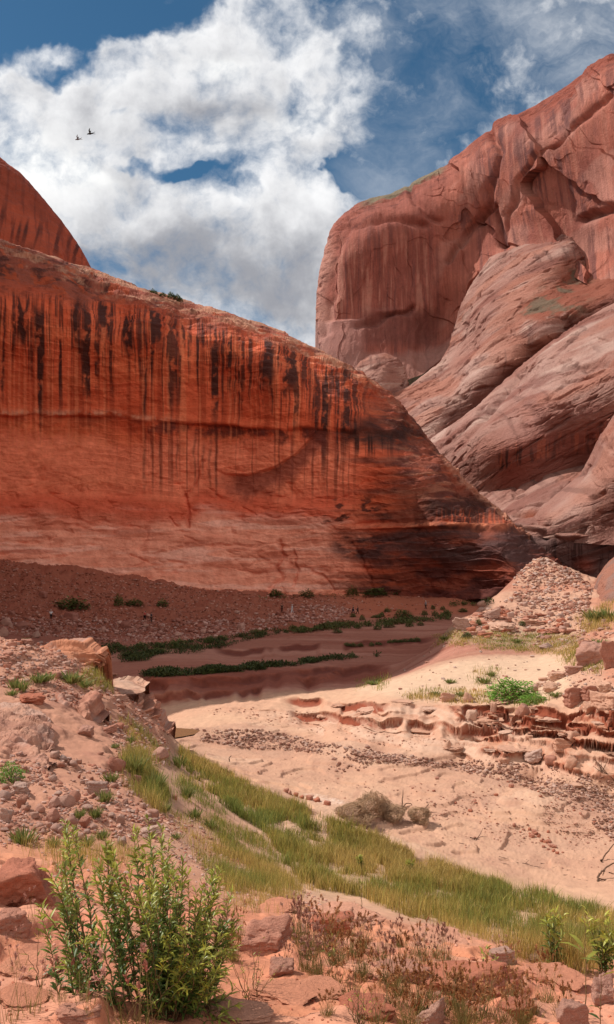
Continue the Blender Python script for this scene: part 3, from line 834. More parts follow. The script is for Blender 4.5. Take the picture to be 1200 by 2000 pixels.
def disp_c(P, px, py, v, N):
    d, ex = slick_disp(26)(P, px, py, v, N)
    d = d - 1.6 * np.exp(-(poly_dist(px, py, [(905, 850), (950, 810), (985, 775), (1012, 740)]) / 5) ** 2)
    d = d - 1.8 * np.exp(-(poly_dist(px, py, [(1140, 715), (1165, 705), (1230, 700)]) / 8) ** 2)
    return d, ex

relief('slickrock_slope', [(800, 905), (845, 853), (880, 828), (930, 792), (965, 762), (1000, 732), (1060, 682), (1120, 641), (1160, 615), (1200, 592), (1340, 515)], [(800, 990), (880, 985), (930, 985), (1000, 965), (1150, 930), (1340, 890)],
       [(800, 910, 240), (845, 856, 238), (1000, 734, 236), (1200, 594, 216), (1340, 518, 198), (820, 960, 215), (900, 880, 206), (950, 850, 196), (1050, 780, 190), (1060, 720, 205), (1130, 700, 188), (1200, 700, 176), (1340, 650, 160), (930, 910, 197), (1000, 870, 188), (1100, 840, 182), (1200, 815, 173), (1340, 770, 160),
        (930, 945, 199), (1000, 922, 191), (1080, 900, 187), (1150, 888, 184), (1200, 872, 177), (1340, 840, 166), (880, 980, 205), (1000, 960, 193), (1150, 925, 186)],
       560, 330, disp_c, paint_c, M_SLICK, roll=9, jag=1.0)


def paint_d(P, px, py, v, N, d, ex):
    c = slick_base(P, px, py, v, N, ex, .25)
    X, Y, Z = P[..., 0], P[..., 1], P[..., 2]
    h = fbm(X * .2, Y * .2, Z * .2, 5, .6)
    lp = np.interp(px, [980, 1060, 1100, 1200, 1340], [1030, 1040, 1052, 1048, 1040]).astype(F32)
    dk = ss(py + h * 16 - lp, -8, 12)
    c = mixc(c, [.12, .065, .06], dk * .85)
    c = mixc(c, [.05, .025, .022], dk * ss(fbm(px * .1, 4.4 + 0 * px, py * .008, 4), .0, .3) * .8)
    c = mixc(c, [.42, .13, .07], np.exp(-((px - 1040) / 26) ** 2 - ((py - 1003) / 6) ** 2) * .9)
    c = mixc(c, [.42, .17, .11], np.exp(-((px - 1120) / 30) ** 2 - ((py - 1040) / 12) ** 2) * ss(h, -.1, .2) * .9)
    c = mixc(c, [.30, .07, .04], np.exp(-((px - 1140) / 20) ** 2 - ((py - 1105) / 14) ** 2) * .8)
    c = mixc(c, [.24, .13, .11], ss(py + h * 40, 985, 1030) * (1 - dk) * ss(px, 1050, 1100) * .6)
    return c


def disp_d(P, px, py, v, N):
    d, ex = slick_disp(28, .8)(P, px, py, v, N)
    for pts, w, a in (([(1005, 1004), (1040, 1003), (1072, 1000)], 5, 1.6), ([(1075, 1003), (1092, 1002), (1104, 1008)], 5, 2.0), ([(1060, 1050), (1110, 1030), (1150, 1005)], 6, 1.8), ([(1000, 960), (1040, 935), (1055, 920)], 3, .9), ([(1050, 985), (1085, 960), (1115, 935)], 4, 1.4), ([(1020, 930), (1000, 950)], 3, .8)):
        d = d - a * np.exp(-(poly_dist(px + perlin(px * .06, py * .06, 2.1) * 5, py, pts) / w) ** 2)
    lp = np.interp(px, [980, 1060, 1100, 1200, 1340], [1030, 1040, 1052, 1048, 1040]).astype(F32)
    d = d + 1.2 * ss(py - lp, -14, -3) * (1 - ss(py - lp, -3, 3))
    return d.astype(F32), ex

relief('slickrock_slope', [(860, 985), (905, 962), (930, 946), (965, 934), (1000, 924), (1050, 912), (1100, 900), (1150, 884), (1200, 868), (1340, 825)], [(860, 1090), (980, 1130), (1100, 1160), (1340, 1170)],
       [(860, 990, 200), (930, 948, 202), (1000, 926, 200), (1150, 886, 194), (1340, 828, 182), (920, 1040, 180), (1000, 980, 180), (1080, 960, 172), (1150, 950, 165), (1200, 950, 160), (1340, 950, 148), (1000, 1060, 166), (1060, 1040, 160), (1100, 1048, 156), (1200, 1045, 150), (1340, 1040, 138), (1000, 1125, 165), (1100, 1130, 158), (1200, 1130, 150), (1340, 1130, 140), (1080, 1000, 163)],
       480, 300, disp_d, paint_d, M_SLICK, roll=4, jag=1.0)

relief('rock_dome', [(1036, 1018), (1060, 990), (1088, 962), (1112, 942), (1132, 925), (1146, 903), (1158, 878), (1172, 850), (1188, 826), (1202, 806), (1250, 755), (1340, 680)], [(1036, 1045), (1120, 1060), (1340, 1070)],
       [(1040, 1020, 166), (1090, 962, 168), (1134, 925, 168), (1160, 876, 168), (1200, 808, 166), (1340, 682, 160), (1080, 1010, 158), (1140, 970, 154), (1180, 920, 150), (1200, 870, 150), (1260, 850, 144), (1340, 800, 138), (1120, 1050, 155), (1200, 1030, 147), (1340, 1040, 132)],
       360, 240, slick_disp(38, .7), paint_f, M_SLICK, roll=5, jag=.8)


def paint_e(P, px, py, v, N, d, ex):
    h = fbm(P[..., 0] * .5, P[..., 1] * .5, P[..., 2] * .5, 5)
    return mixc(np.broadcast_to(np.asarray([.36, .155, .105], F32), P.shape), [.30, .165, .13], ss(h, -.1, .4))


def disp_e(P, px, py, v, N):
    X, Y, Z = P[..., 0], P[..., 1], P[..., 2]
    return (fbm(X * .12, Y * .12, Z * .12, 3) * .7 + fbm(X * .5, Y * .5, Z * .9, 5) * .22).astype(F32), None
relief('rock_dome', [(1148, 1200), (1154, 1178), (1160, 1150), (1170, 1124), (1184, 1104), (1200, 1088), (1250, 1050), (1340, 1000)], [(1148, 1225), (1200, 1225), (1340, 1230)],
       [(1150, 1200, 92), (1160, 1150, 92), (1184, 1104, 93), (1200, 1090, 93), (1340, 1002, 90), (1175, 1190, 84), (1200, 1150, 84), (1340, 1100, 76), (1200, 1220, 80), (1340, 1220, 68)],
       220, 180, disp_e, paint_e, M_SLICK, roll=3, jag=.5, back=((2, -.2), (6, -2), (12, -8), (16, -16)))
# ------------------------------------------------------------------ the ground: one sheet from underfoot to beyond the cliffs
# control points read off the photograph: (pixel x, pixel y, metres ahead)
GP = [
 (0,2000,2.7),(0,1900,3.4),(0,1800,4.4),(0,1700,6.6),(0,1600,11),(0,1500,17),(0,1400,24),(0,1300,32),(0,1248,38),(0,1212,130),(0,1160,146),(0,1095,163),
 (150,2000,2.75),(150,1900,3.4),(150,1800,4.5),(150,1700,7),(150,1600,12.5),(150,1500,19),(150,1400,27),(150,1330,34),(150,1285,40),(150,1255,108),(150,1212,136),(150,1165,150),(150,1115,165),
 (300,2000,2.75),(300,1900,3.5),(300,1800,5),(300,1700,8.5),(300,1600,15),(300,1500,25),(300,1440,36),(300,1400,43),(305,1378,66),(305,1340,68.5),(305,1322,72),(300,1262,100),(300,1216,138),(300,1180,152),(300,1138,167),
 (340,1382,64),(340,1436,53.5),(350,1460,43),(350,1500,34),(350,1600,20),(350,1700,11),(350,1800,5.6),(350,1900,3.6),
 (450,1366,64),(450,1400,59),(450,1430,54.5),(450,1460,49.5),(450,1492,45),(450,1522,37),(450,1600,25.5),(450,1700,15),(450,1770,8),(450,1850,4.5),(450,1950,3.1),
 (450,1340,69.5),(450,1317,73),(450,1280,93),(450,1240,118),(450,1200,145),(450,1160,168),
 (600,1346,67),(600,1400,58),(600,1430,54),(600,1480,46),(600,1560,37.5),(600,1590,34),(600,1650,27),(600,1730,18.5),(600,1762,12.5),(600,1784,8),(600,1850,5),(600,1920,3.6),(600,2000,2.9),
 (600,1326,76),(600,1306,79.5),(600,1260,103),(600,1220,132),(600,1195,152),(600,1162,170),
 (750,1330,67),(750,1352,58),(750,1374,51.5),(750,1400,49.5),(750,1465,47),(750,1500,43),(750,1590,35),(750,1635,31),(750,1665,28),(750,1740,20.5),(750,1778,14),(750,1796,8.2),(750,1850,5.3),(750,1920,3.8),(750,2000,2.9),
 (750,1306,82),(750,1262,104),(750,1216,135),(750,1196,155),(750,1160,169),
 (900,1208,84),(900,1250,74),(900,1300,64),(900,1350,55),(900,1379,49.5),(900,1400,47.5),(900,1475,45),(900,1520,40),(900,1600,33.5),(900,1668,29.5),(900,1695,27.5),(900,1760,21.5),(900,1805,15.5),(900,1826,9.5),(900,1850,6.5),(900,1900,4.5),(900,2000,3),
 (900,1192,150),(900,1165,160),
 (1050,1090,110),(1050,1150,98),(1050,1200,85),(1050,1250,73),(1050,1300,62),(1050,1350,52),(1050,1385,45.8),(1050,1410,43.8),(1050,1495,41.5),(1050,1560,36),(1050,1650,30.5),(1050,1738,26.5),(1050,1765,24),(1050,1825,17),(1050,1856,10),(1050,1880,6.5),(1050,1930,4.5),(1050,2000,3.2),
 (980,1160,96),(1110,1125,100),(1150,1150,92),(1145,1185,82),
 (1200,1205,74),(1200,1260,56),(1200,1300,49),(1200,1372,42),(1200,1400,40.2),(1200,1535,38),(1200,1600,33),(1200,1700,28),(1200,1770,24.5),(1200,1800,20.5),(1200,1860,14.5),(1200,1895,8.5),(1200,1930,5.6),(1200,2000,3.3),
 (-250,2000,2.7),(-250,1800,4.4),(-250,1600,10),(-250,1400,22),(-250,1240,36),(-250,1170,44),(-250,1080,140),
 (1450,2000,3.4),(1450,1880,7),(1450,1800,13),(1450,1720,22),(1450,1600,30),(1450,1530,34),(1450,1380,38),(1450,1250,50),(1450,1180,70),
]
# hidden ground, metres: (x, y, z)
GW = [(-20,50,-9),(-21,62,-12.6),(-25,80,-12.8),(-33,110,-12.4),(-11,48.5,-12.1),(-13,55,-12.6),(-14,60,-12.7),(-7,57,-12.5),(8,80,-12.3),(14,92,-12.2),(20,110,-12),(20,130,-12),(26,130,-11.8),(36,125,-8),(48,110,-6),(-5,90,-12.0),(0,190,-9),(60,190,-14),(-60,190,2),(60,150,-14),(0,240,-12),(-90,240,-12),(110,240,-12),(62,100,-4),(75,130,-8),(100,190,-14),(-4,.3,-1.5),(0,1.2,-1.55),(4,.3,-1.6),(0,.2,-1.5),(-1.2,2,-1.58),(1.2,2,-1.62)]
rows = []
for px, py, Y in GP:
    rows.append(((px - 600) / FPX, math.log(Y), (HOR - py) / FPX * Y))
for x, y, z in GW:
    rows.append((x / y if abs(x / y) < 1.2 else math.copysign(1.2, x), math.log(y), z))
zf = rbf(rows, 0.06, (5.0, 2.6))
NU, NV = 1150, 1500
ua = np.linspace(-0.62, 0.62, NU).astype(F32)
# row spacing: finest where the picture needs it
lk = np.array([.2, 1.6, 2.3, 3, 5, 9, 16, 26, 40, 52, 70, 110, 170, 300]); wt = np.array([.02, .06, .5, 1, .9, .8, .9, 1.3, 2.1, 2.1, 1.3, 1.3, 1.0, .1])
lg = np.linspace(math.log(.2), math.log(300), 4000)
cd = np.cumsum(np.interp(lg, np.log(lk), wt)); cd = (cd - cd[0]) / (cd[-1] - cd[0])
la = np.interp(np.linspace(0, 1, NV), cd, lg).astype(F32)
cu = np.linspace(-0.62, 0.62, 300).astype(F32); cl = np.linspace(math.log(.2), math.log(300), 520).astype(F32)
Zc = zf(*np.meshgrid(cu, cl))


def bil(A, u, l):
    fu = np.clip((u - cu[0]) / (cu[1] - cu[0]), 0, len(cu) - 1.001); fl = np.clip((l - cl[0]) / (cl[1] - cl[0]), 0, len(cl) - 1.001)
    i = fu.astype(int); j = fl.astype(int); a = (fu - i).astype(F32); b = (fl - j).astype(F32)
    return (A[j, i] * (1 - a) + A[j, i + 1] * a) * (1 - b) + (A[j + 1, i] * (1 - a) + A[j + 1, i + 1] * a) * b

UU, LL = np.meshgrid(ua, la)
gY = np.exp(LL); gX = UU * gY
gZ = bil(Zc, UU, LL).astype(F32)
gpx = (UU * FPX + 600).astype(F32)
gpy = (HOR - gZ / gY * FPX).astype(F32)
near = gY < 62
# masks by zone
BANK = [(430,1362),(560,1366),(700,1368),(820,1374),(900,1377),(1000,1380),(1100,1380),(1200,1366),(1460,1366),(1460,1540),(1200,1535),(1100,1512),(1000,1496),(900,1478),(800,1468),(700,1455),(600,1425),(520,1405),(440,1388)]
m_bank = poly_mask(gpx, gpy, BANK, 9) * ss(gY, 36, 38) * (1 - ss(gY, 56, 66))
RHILL = [(860,1215),(920,1185),(1000,1150),(1050,1080),(1130,1110),(1460,1100),(1460,1370),(1250,1360),(1120,1350),(1100,1290),(1140,1240),(900,1245)]
m_hill = poly_mask(gpx, gpy, RHILL, 14) * ss(gY, 40, 44) * (1 - ss(gY, 115, 125))
LBANK = [(-330,1100),(0,1240),(100,1250),(200,1275),(330,1400),(330,1440),(300,1520),(330,1600),(300,1650),(0,1660),(-330,1700)]
m_left = poly_mask(gpx, gpy, LBANK, 16) * (1 - ss(gY, 46, 52))
m_tal = (1 - ss(gpx + fbm(gX * .1, gY * .1, 0, 3) * 60, 560, 720)) * ss(gY, 112, 128)
m_fg = 1 - ss(gY, 6.5, 9)
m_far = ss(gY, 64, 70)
m_fbank = poly_mask(gpx, gpy, [(270,1322),(450,1312),(640,1302),(760,1300),(760,1320),(640,1328),(470,1345),(400,1352),(320,1378),(270,1378)], 7) * m_far
n1 = fbm(gX * .12, gY * .12, 0 * gX, 4)
n2 = fbm(gX * .5, gY * .5, 3 + 0 * gX, 5)
n3 = fbm(gX * 2.0, gY * 2.0, 7 + 0 * gX, 4)
n4 = fbm(gX * 7.0, gY * 7.0, 1 + 0 * gX, 4)
rg = ridge(gX * .35, gY * .35, 5 + 0 * gX, 4)
dz = n2 * .10 * ss(gY, 5, 20) + n3 * .03
crust = np.maximum(0, fbm(gX * 1.3 + 7, gY * 1.3, 2 + 0 * gX, 4))
dz = dz + m_fg * (n2 * .06 + n3 * .04 + n4 * .016 + np.minimum(crust, .12) * .35)
dz = dz + m_left * (n1 * .22 + n2 * .12 + n3 * .05)
dz = dz + m_hill * (n1 * .3 + n2 * .16 + n3 * .08)
dz = dz + m_tal * (n1 * 1.1 + n2 * .45 + n3 * .2)
# gullies of the cut bank
gl = fbm(gX * .42, gY * .16, 9 + 0 * gX, 4)
right = ss(gpx, 820, 980)
dz = dz + m_bank * (gl * .30 + n2 * .10 + n3 * .03 + right * (gl * .45 + (rg - .55) * .9 + n2 * .2))
gZ = gZ + dz


def terrace(z, step, k, soft):
    """flat treads and steep risers"""
    s = z / step; f = np.floor(s); t = s - f
    return (f + ss(t, .5 - soft, .5 + soft)) * step * k + z * (1 - k)

zt = gZ + fbm(gX * .05, gY * .05, 2 + 0 * gX, 2) * .35 + right * fbm(gX * .3, gY * .3, 2 + 0 * gX, 3) * .3
STEP = .62
ph = zt / STEP - np.floor(zt / STEP)
kb = np.maximum(m_bank, m_fbank) * (.80 + .12 * right) * (.35 + .65 * ss(fbm(gX * .12, gY * .12, np.floor(zt / STEP) * 3.3, 3), -.3, .12)) * (1 - .5 * (1 - right) * ss(gpy - 1372, 26, 60))
lip = (ss(ph, .50, .60) * (1 - ss(ph, .64, .95)) * 1.0 - ss(ph, .34, .40) * (1 - ss(ph, .46, .56)) * .8) * kb
kb = kb * (m_fbank + (1 - m_fbank) * (.22 + .78 * ss(gpx, 860, 1000)))
recess = ss(ph, .33, .40) * (1 - ss(ph, .54, .60)) * kb
gZ = gZ + (terrace(zt, STEP, 1, .13) - zt) * kb
# the two long layers of the bank: a hard crust over a soft red recess
lay_rec = 0 * gZ; lay_lip = 0 * gZ
for xs, ys, dp, x0, x1 in (([270, 330, 450, 560, 640, 760], [1330, 1328, 1321, 1312, 1302, 1296], .45, 270, 760), ([270, 330, 450, 560, 640], [1352, 1350, 1338, 1326, 1314], .5, 270, 640), ([420, 560, 700, 860], [1268, 1262, 1252, 1240], .35, 420, 860), ([540, 640, 760, 900, 1040, 1110, 1250], [1363, 1365, 1371, 1376, 1384, 1388, 1380], .42, 560, 1300), ([540, 650, 740, 830, 920, 1000], [1386, 1386, 1394, 1404, 1414, 1424], .55, 570, 990), ([880, 960, 1060, 1160, 1260], [1398, 1404, 1410, 1408, 1400], .4, 890, 1300)):
    dl = gpy - np.interp(gpx, xs, ys).astype(F32) + fbm(gpx * .02, 3.1 + 0 * gpx, 1.0 + 0 * gpx, 3) * 6
    on = ss(gpx, x0 - 15, x0 + 25) * (1 - ss(gpx, x1 - 40, x1)) * ss(fbm(gpx * .012, dp * 9 + 0 * gpx, 2 + 0 * gpx, 3), -.38, -.05) * ((gY > 38) & (gY < 64) if xs[0] > 500 else (gY > 63) & (gY < 130))
    gZ = gZ - dp * on * ss(dl, -1, 2.5) * (1 - ss(dl, 8, 46))
    lay_rec = np.maximum(lay_rec, on * ss(dl, -.5, 1) * (1 - ss(dl, 5, 10)))
    lay_lip = np.maximum(lay_lip, on * ss(dl, -7, -2) * (1 - ss(dl, -.8, .6)))
zt2 = gZ + n1 * .3
gZ = gZ + (terrace(zt2, .42, 1, .22) - zt2) * m_left * ss(fbm(gX * .1 + 4, gY * .1, 0 * gX, 3), -.3, .2) * .55
gZ = gZ + (terrace(zt2, .45, 1, .22) - zt2) * m_hill * ss(fbm(gX * .07 + 4, gY * .07, 0 * gX, 3), -.2, .2) * .6
# small cut edges and braids on the wash floor
m_floor = ss(gpy, 1400, 1430) * ss(gY, 26, 29) * (1 - ss(gY, 56, 62)) * (1 - m_bank) * (1 - m_left)
br = fbm(gX * .10 - gY * .05, gY * .12 + gX * .05, 12 + 0 * gX, 4)
gZ = gZ + (terrace(br * .8, .16, 1, .06) - br * .0) * m_floor * .8
rip = np.sin(gX * 5.2 + gY * 2.1 + n2 * 5) * ss(fbm(gX * .2, gY * .2, 6 + 0 * gX, 3), .0, .3)
gZ = gZ + m_floor * (np.maximum(0, n4) * .06 + rip * .018)
# overhang: the strata of the banks stick out and recess
prof = fbm(gX * .06, gY * .06, gZ * 2.6, 3)
gx = np.gradient(gZ, axis=1) / np.maximum(np.gradient(gX, axis=1), 1e-4); gyy = np.gradient(gZ, axis=0) / np.maximum(np.gradient(gY, axis=0), 1e-4)
sl = np.hypot(gx, gyy)
steep = ss(sl, .7, 1.6) * np.maximum(m_bank, np.maximum(m_left * .5, m_fbank))
ox = -gx / (sl + 1e-6) * prof * steep * .12; oy = -gyy / (sl + 1e-6) * prof * steep * .12
lipw = lip * (.34 + .24 * right) * (.6 + .9 * fbm(gX * .22, gY * .12, 4 + np.floor(zt / STEP), 3))
lipw = lipw + .34 * lay_lip
ox = ox - .3 * lipw; oy = oy - .9 * lipw
m_pool = poly_mask(gpx, gpy, [(318, 1426), (350, 1420), (392, 1424), (380, 1436), (345, 1441), (318, 1442)], 6) * ss(gY, 46, 50)
zpool = float(np.median(gZ[m_pool > .6]))
gZ = gZ * (1 - m_pool) + (zpool - .12) * m_pool
# ---- colours of soil, sand and stain
SAND = np.array([.53, .315, .205]); CREAM = np.array([.55, .37, .25]); REDS = np.array([.56, .235, .135]); DEBR = np.array([.25, .12, .085]); DAMP = np.array([.33, .18, .125])
col = np.broadcast_to(SAND.astype(F32), gX.shape + (3,))
col = mixc(col, [.50, .275, .18], ss(n1, -.1, .4) * .7)
col = mixc(col, CREAM, poly_mask(gpx + n2 * 20, gpy, [(690,1340),(760,1300),(860,1240),(1000,1262),(1110,1285),(1140,1330),(1060,1372),(880,1372),(700,1352)], 14) * (1 - m_far * ss(gY, 90, 95)) * .9)
col = mixc(col, [.53, .205, .11], (1 - ss(gY + n1 * 4, 7, 15)) * .92)
col = mixc(col, [.46, .175, .11], m_fg * ss(n2, -.1, .4) * .7)
col = mixc(col, [.58, .29, .19], m_fg * ss(crust, .1, .2) * .5)
col = mixc(col, [.42, .195, .125], m_left * .85)
col = mixc(col, [.36, .16, .11], m_left * ss(n2, -.05, .4) * .55)
sub = poly_mask(gpx + n2 * 24, gpy + n3 * 8, [(300,1590),(420,1560),(600,1760),(860,1800),(1060,1850),(1200,1900),(700,1900),(400,1820)], 22)
col = mixc(col, [.50, .255, .165], sub * (1 - m_fg) * .7)
grs = poly_mask(gpx + n2 * 10, gpy + n3 * 5, [(345,1455),(420,1485),(520,1535),(660,1600),(760,1632),(850,1672),(960,1702),(1100,1742),(1250,1790),(1250,1910),(1060,1850),(900,1810),(800,1795),(700,1755),(620,1745),(580,1705),(520,1625),(440,1575),(370,1525)], 9) * ss(gY, 12, 13)
col = mixc(col, [.44, .28, .16], grs * .6)
# bank: pale crusts on treads, red risers deepened in the colour for their shade
riser = np.maximum(ss(sl, .8, 1.6) * m_bank * .7, recess)
col = mixc(col, [.50, .275, .185], m_bank * .7)
col = mixc(col, [.38, .17, .10], m_bank * right * ss(gl + n2, .0, .5) * .7)
col = mixc(col, [.36, .10, .05], riser * .9 * ss(n2 + gl, -.5, .15))
ylin = fbm(gX * .03, gY * .03, gZ * 3.2, 3)
col = mixc(col, [.24, .06, .03], np.clip(recess * 1.3 + lay_rec * 1.2, 0, 1))  # shade under the lips painted into the red of the recesses
col = mixc(col, [.56, .37, .27], m_bank * ss(-ylin, .1, .4) * .6)
# gravel at the foot of the bank and across the floor
gv = poly_mask(gpx + n2 * 20, gpy + n3 * 6, [(370,1425),(500,1425),(700,1462),(900,1492),(1100,1525),(1250,1580),(1250,1660),(1100,1565),(1000,1530),(860,1500),(700,1490),(600,1470),(480,1462),(390,1448)], 8) * ss(gY, 30, 34)
col = mixc(col, DEBR, gv * ss(n3 + n2, -.7, -.1) * .85)
for pl in ([(1080,1560),(1150,1570),(1170,1640),(1120,1650),(1060,1600)], [(940,1600),(1010,1620),(1090,1650),(1080,1668),(960,1640)], [(830,1560),(960,1545),(970,1580),(850,1600)], [(630,1480),(760,1460),(720,1510),(640,1515)], [(520,1460),(600,1450),(600,1468),(540,1482)]):
    col = mixc(col, [.42, .235, .16], poly_mask(gpx + n2 * 24, gpy + n3 * 10, pl, 12) * m_floor * .75)
col = mixc(col, [.60, .40, .28], m_floor * ss(br, .1, .4) * .6)
col = mixc(col, [.45, .27, .185], m_floor * ss(-br, .12, .35) * .6)
col = mixc(col, [.70, .56, .46], poly_mask(gpx + n3 * 14, gpy + n3 * 6, [(600,1556),(660,1568),(690,1580),(640,1584),(600,1570)], 6) * m_floor * ss(n4, -.3, .2))
col = mixc(col, [.30, .18, .12], poly_mask(gpx, gpy + n3 * 4, [(318,1420),(400,1424),(470,1440),(380,1448),(318,1444)], 8) * .7)
col = mixc(col, [.40, .215, .145], m_floor * ss(fbm(gX * .35 + 3, gY * .35, 0 * gX, 5, .62), .02, .3) * .55)
col = mixc(col, [.34, .18, .125], m_floor * ss(fbm(gX * 1.1, gY * .5, 5 + 0 * gX, 5, .62), .16, .4) * .6)
col = mixc(col, [.47, .255, .17], m_floor * .4)
trk = np.minimum(np.abs(gpx - 985 + (gpy - 1500) * .55 + n2 * 16), np.abs(gpx - 1000 + (gpy - 1500) * .55 + n2 * 16))
col = mixc(col, [.40, .225, .16], m_floor * np.exp(-(trk / 3.0) ** 2) * .5)
# far shaded flat, talus and hill
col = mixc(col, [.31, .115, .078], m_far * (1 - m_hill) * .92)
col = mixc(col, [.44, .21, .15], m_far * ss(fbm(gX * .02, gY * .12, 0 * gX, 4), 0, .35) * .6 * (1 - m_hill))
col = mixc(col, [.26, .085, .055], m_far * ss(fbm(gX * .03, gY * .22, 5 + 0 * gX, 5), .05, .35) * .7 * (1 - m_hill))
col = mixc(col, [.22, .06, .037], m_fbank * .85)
col = mixc(col, [.14, .035, .022], lay_rec * m_far * .9)  # recesses of the far banks get painted shade too
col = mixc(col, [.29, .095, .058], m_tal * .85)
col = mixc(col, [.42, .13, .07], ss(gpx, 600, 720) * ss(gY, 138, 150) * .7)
col = mixc(col, [.46, .255, .175], m_hill * .8)
col = mixc(col, [.40, .15, .09], m_hill * ss(fbm(gX * .05, gY * .05, gZ * .8, 4), .0, .35) * .6)
hg = poly_mask(gpx + n2 * 24, gpy + n3 * 8, [(840,1236),(900,1225),(1000,1228),(1120,1235),(1150,1262),(1090,1272),(960,1262),(860,1252)], 10) * ss(gY, 50, 55) * (1 - ss(gY, 90, 95))
col = mixc(col, [.32, .25, .15], hg * .7 * ss(n3, -.5, .2))
col = col * (1 + .14 * np.clip(n3, -1, 1) * np.maximum(.35, 1 - m_floor))[..., None]
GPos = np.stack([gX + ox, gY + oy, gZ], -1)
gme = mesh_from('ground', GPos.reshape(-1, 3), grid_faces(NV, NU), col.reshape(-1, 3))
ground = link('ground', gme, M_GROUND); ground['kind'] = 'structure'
# the slope goes on to both sides of the view and behind it
sx = np.concatenate([-np.geomspace(160, 2.2, 70), np.linspace(-2, 2, 21), np.geomspace(2.2, 160, 70)]).astype(F32)
sy = np.concatenate([np.linspace(-30, .15, 24), np.geomspace(.3, 290, 130)]).astype(F32)
SX, SY = np.meshgrid(sx, sy)
yq = np.maximum(SY, .35)
uq = SX / yq
SZ = bil(Zc, np.clip(uq, -.618, .618), np.log(yq))
SZ = SZ - .06 - 2.2 * (1 - ss(np.abs(uq), .49, .56)) * ss(SY, .2, .6) - .25 * (1 - ss(SY, .1, .5)) * (1 - ss(np.abs(SX), 0, 3))
far_ = ss(yq, 6, 14)
SZ = SZ + fbm(SX * .3, SY * .3, 0 * SX, 4) * .12 * ss(np.abs(uq), .64, .8)
sc = mixc(np.broadcast_to(np.asarray([.53, .205, .11], F32), SX.shape + (3,)), [.46, .235, .155], far_)
sc = mixc(sc, [.44, .18, .11], ss(fbm(SX * .5, SY * .5, 0 * SX, 4), 0, .4) * .6)
sk_ = link('ground', mesh_from('ground', np.stack([SX, SY, SZ], -1).reshape(-1, 3), grid_faces(len(sy), len(sx)), sc.reshape(-1, 3)), M_GROUND); sk_['kind'] = 'structure'
# what of it can be seen, for placing things
vis_py = (HOR - gZ / gY * FPX)
run = np.minimum.accumulate(vis_py, axis=0)


def gz(x, y):
    """height of the ground"""
    u = np.asarray(x) / np.asarray(y); l = np.log(np.asarray(y, float))
    fu = np.clip((u - ua[0]) / (ua[1] - ua[0]), 0, NU - 1.001); i = np.floor(fu).astype(int); a = fu - i
    j = np.clip(np.searchsorted(la, l) - 1, 0, NV - 2); b = np.clip((l - la[j]) / (la[j + 1] - la[j]), 0, 1)
    return (gZ[j, i] * (1 - a) + gZ[j, i + 1] * a) * (1 - b) + (gZ[j + 1, i] * (1 - a) + gZ[j + 1, i + 1] * a) * b


def spot(px, py, lift=0.0):
    """the ground point seen at a photograph pixel"""
    i = int(np.clip(round(((px - 600) / FPX - ua[0]) / (ua[1] - ua[0])), 0, NU - 1))
    j = int(np.argmax(run[:, i] <= py))
    if run[-1, i] > py:
        j = NV - 1
    u = (px - 600) / FPX; y = math.exp(la[j]); x = u * y
    return np.array([x, y, float(gz(x, y)) + lift])


def spots(px, py):
    i = np.clip(np.round(((px - 600) / FPX - ua[0]) / (ua[1] - ua[0])).astype(int), 0, NU - 1)
    ok = run[-1, i] <= py
    # binary search down each column of the running minimum
    lo = np.zeros(len(px), int); hi = np.full(len(px), NV - 1)
    for _ in range(12):
        mid = (lo + hi) // 2
        c = run[mid, i] <= py
        hi = np.where(c, mid, hi); lo = np.where(c, lo, mid + 1)
    y = np.exp(la[np.minimum(hi, NV - 1)]); x = (px - 600) / FPX * y
    return np.stack([x, y, gz(x, y)], -1), ok


def in_poly(n, poly):
    p = np.asarray(poly, float)
    out = np.zeros((0, 2))
    while len(out) < n:
        q = rng.uniform(p.min(0), p.max(0), (n * 3, 2))
        m = np.zeros(len(q), bool)
        for i in range(len(p)):
            x0, y0 = p[i]; x1, y1 = p[(i + 1) % len(p)]
            if y0 != y1:
                m ^= ((y0 > q[:, 1]) != (y1 > q[:, 1])) & (q[:, 0] < (x1 - x0) * (q[:, 1] - y0) / (y1 - y0) + x0)
        out = np.r_[out, q[m]]
    return out[:n]
# ------------------------------------------------------------------ rocks


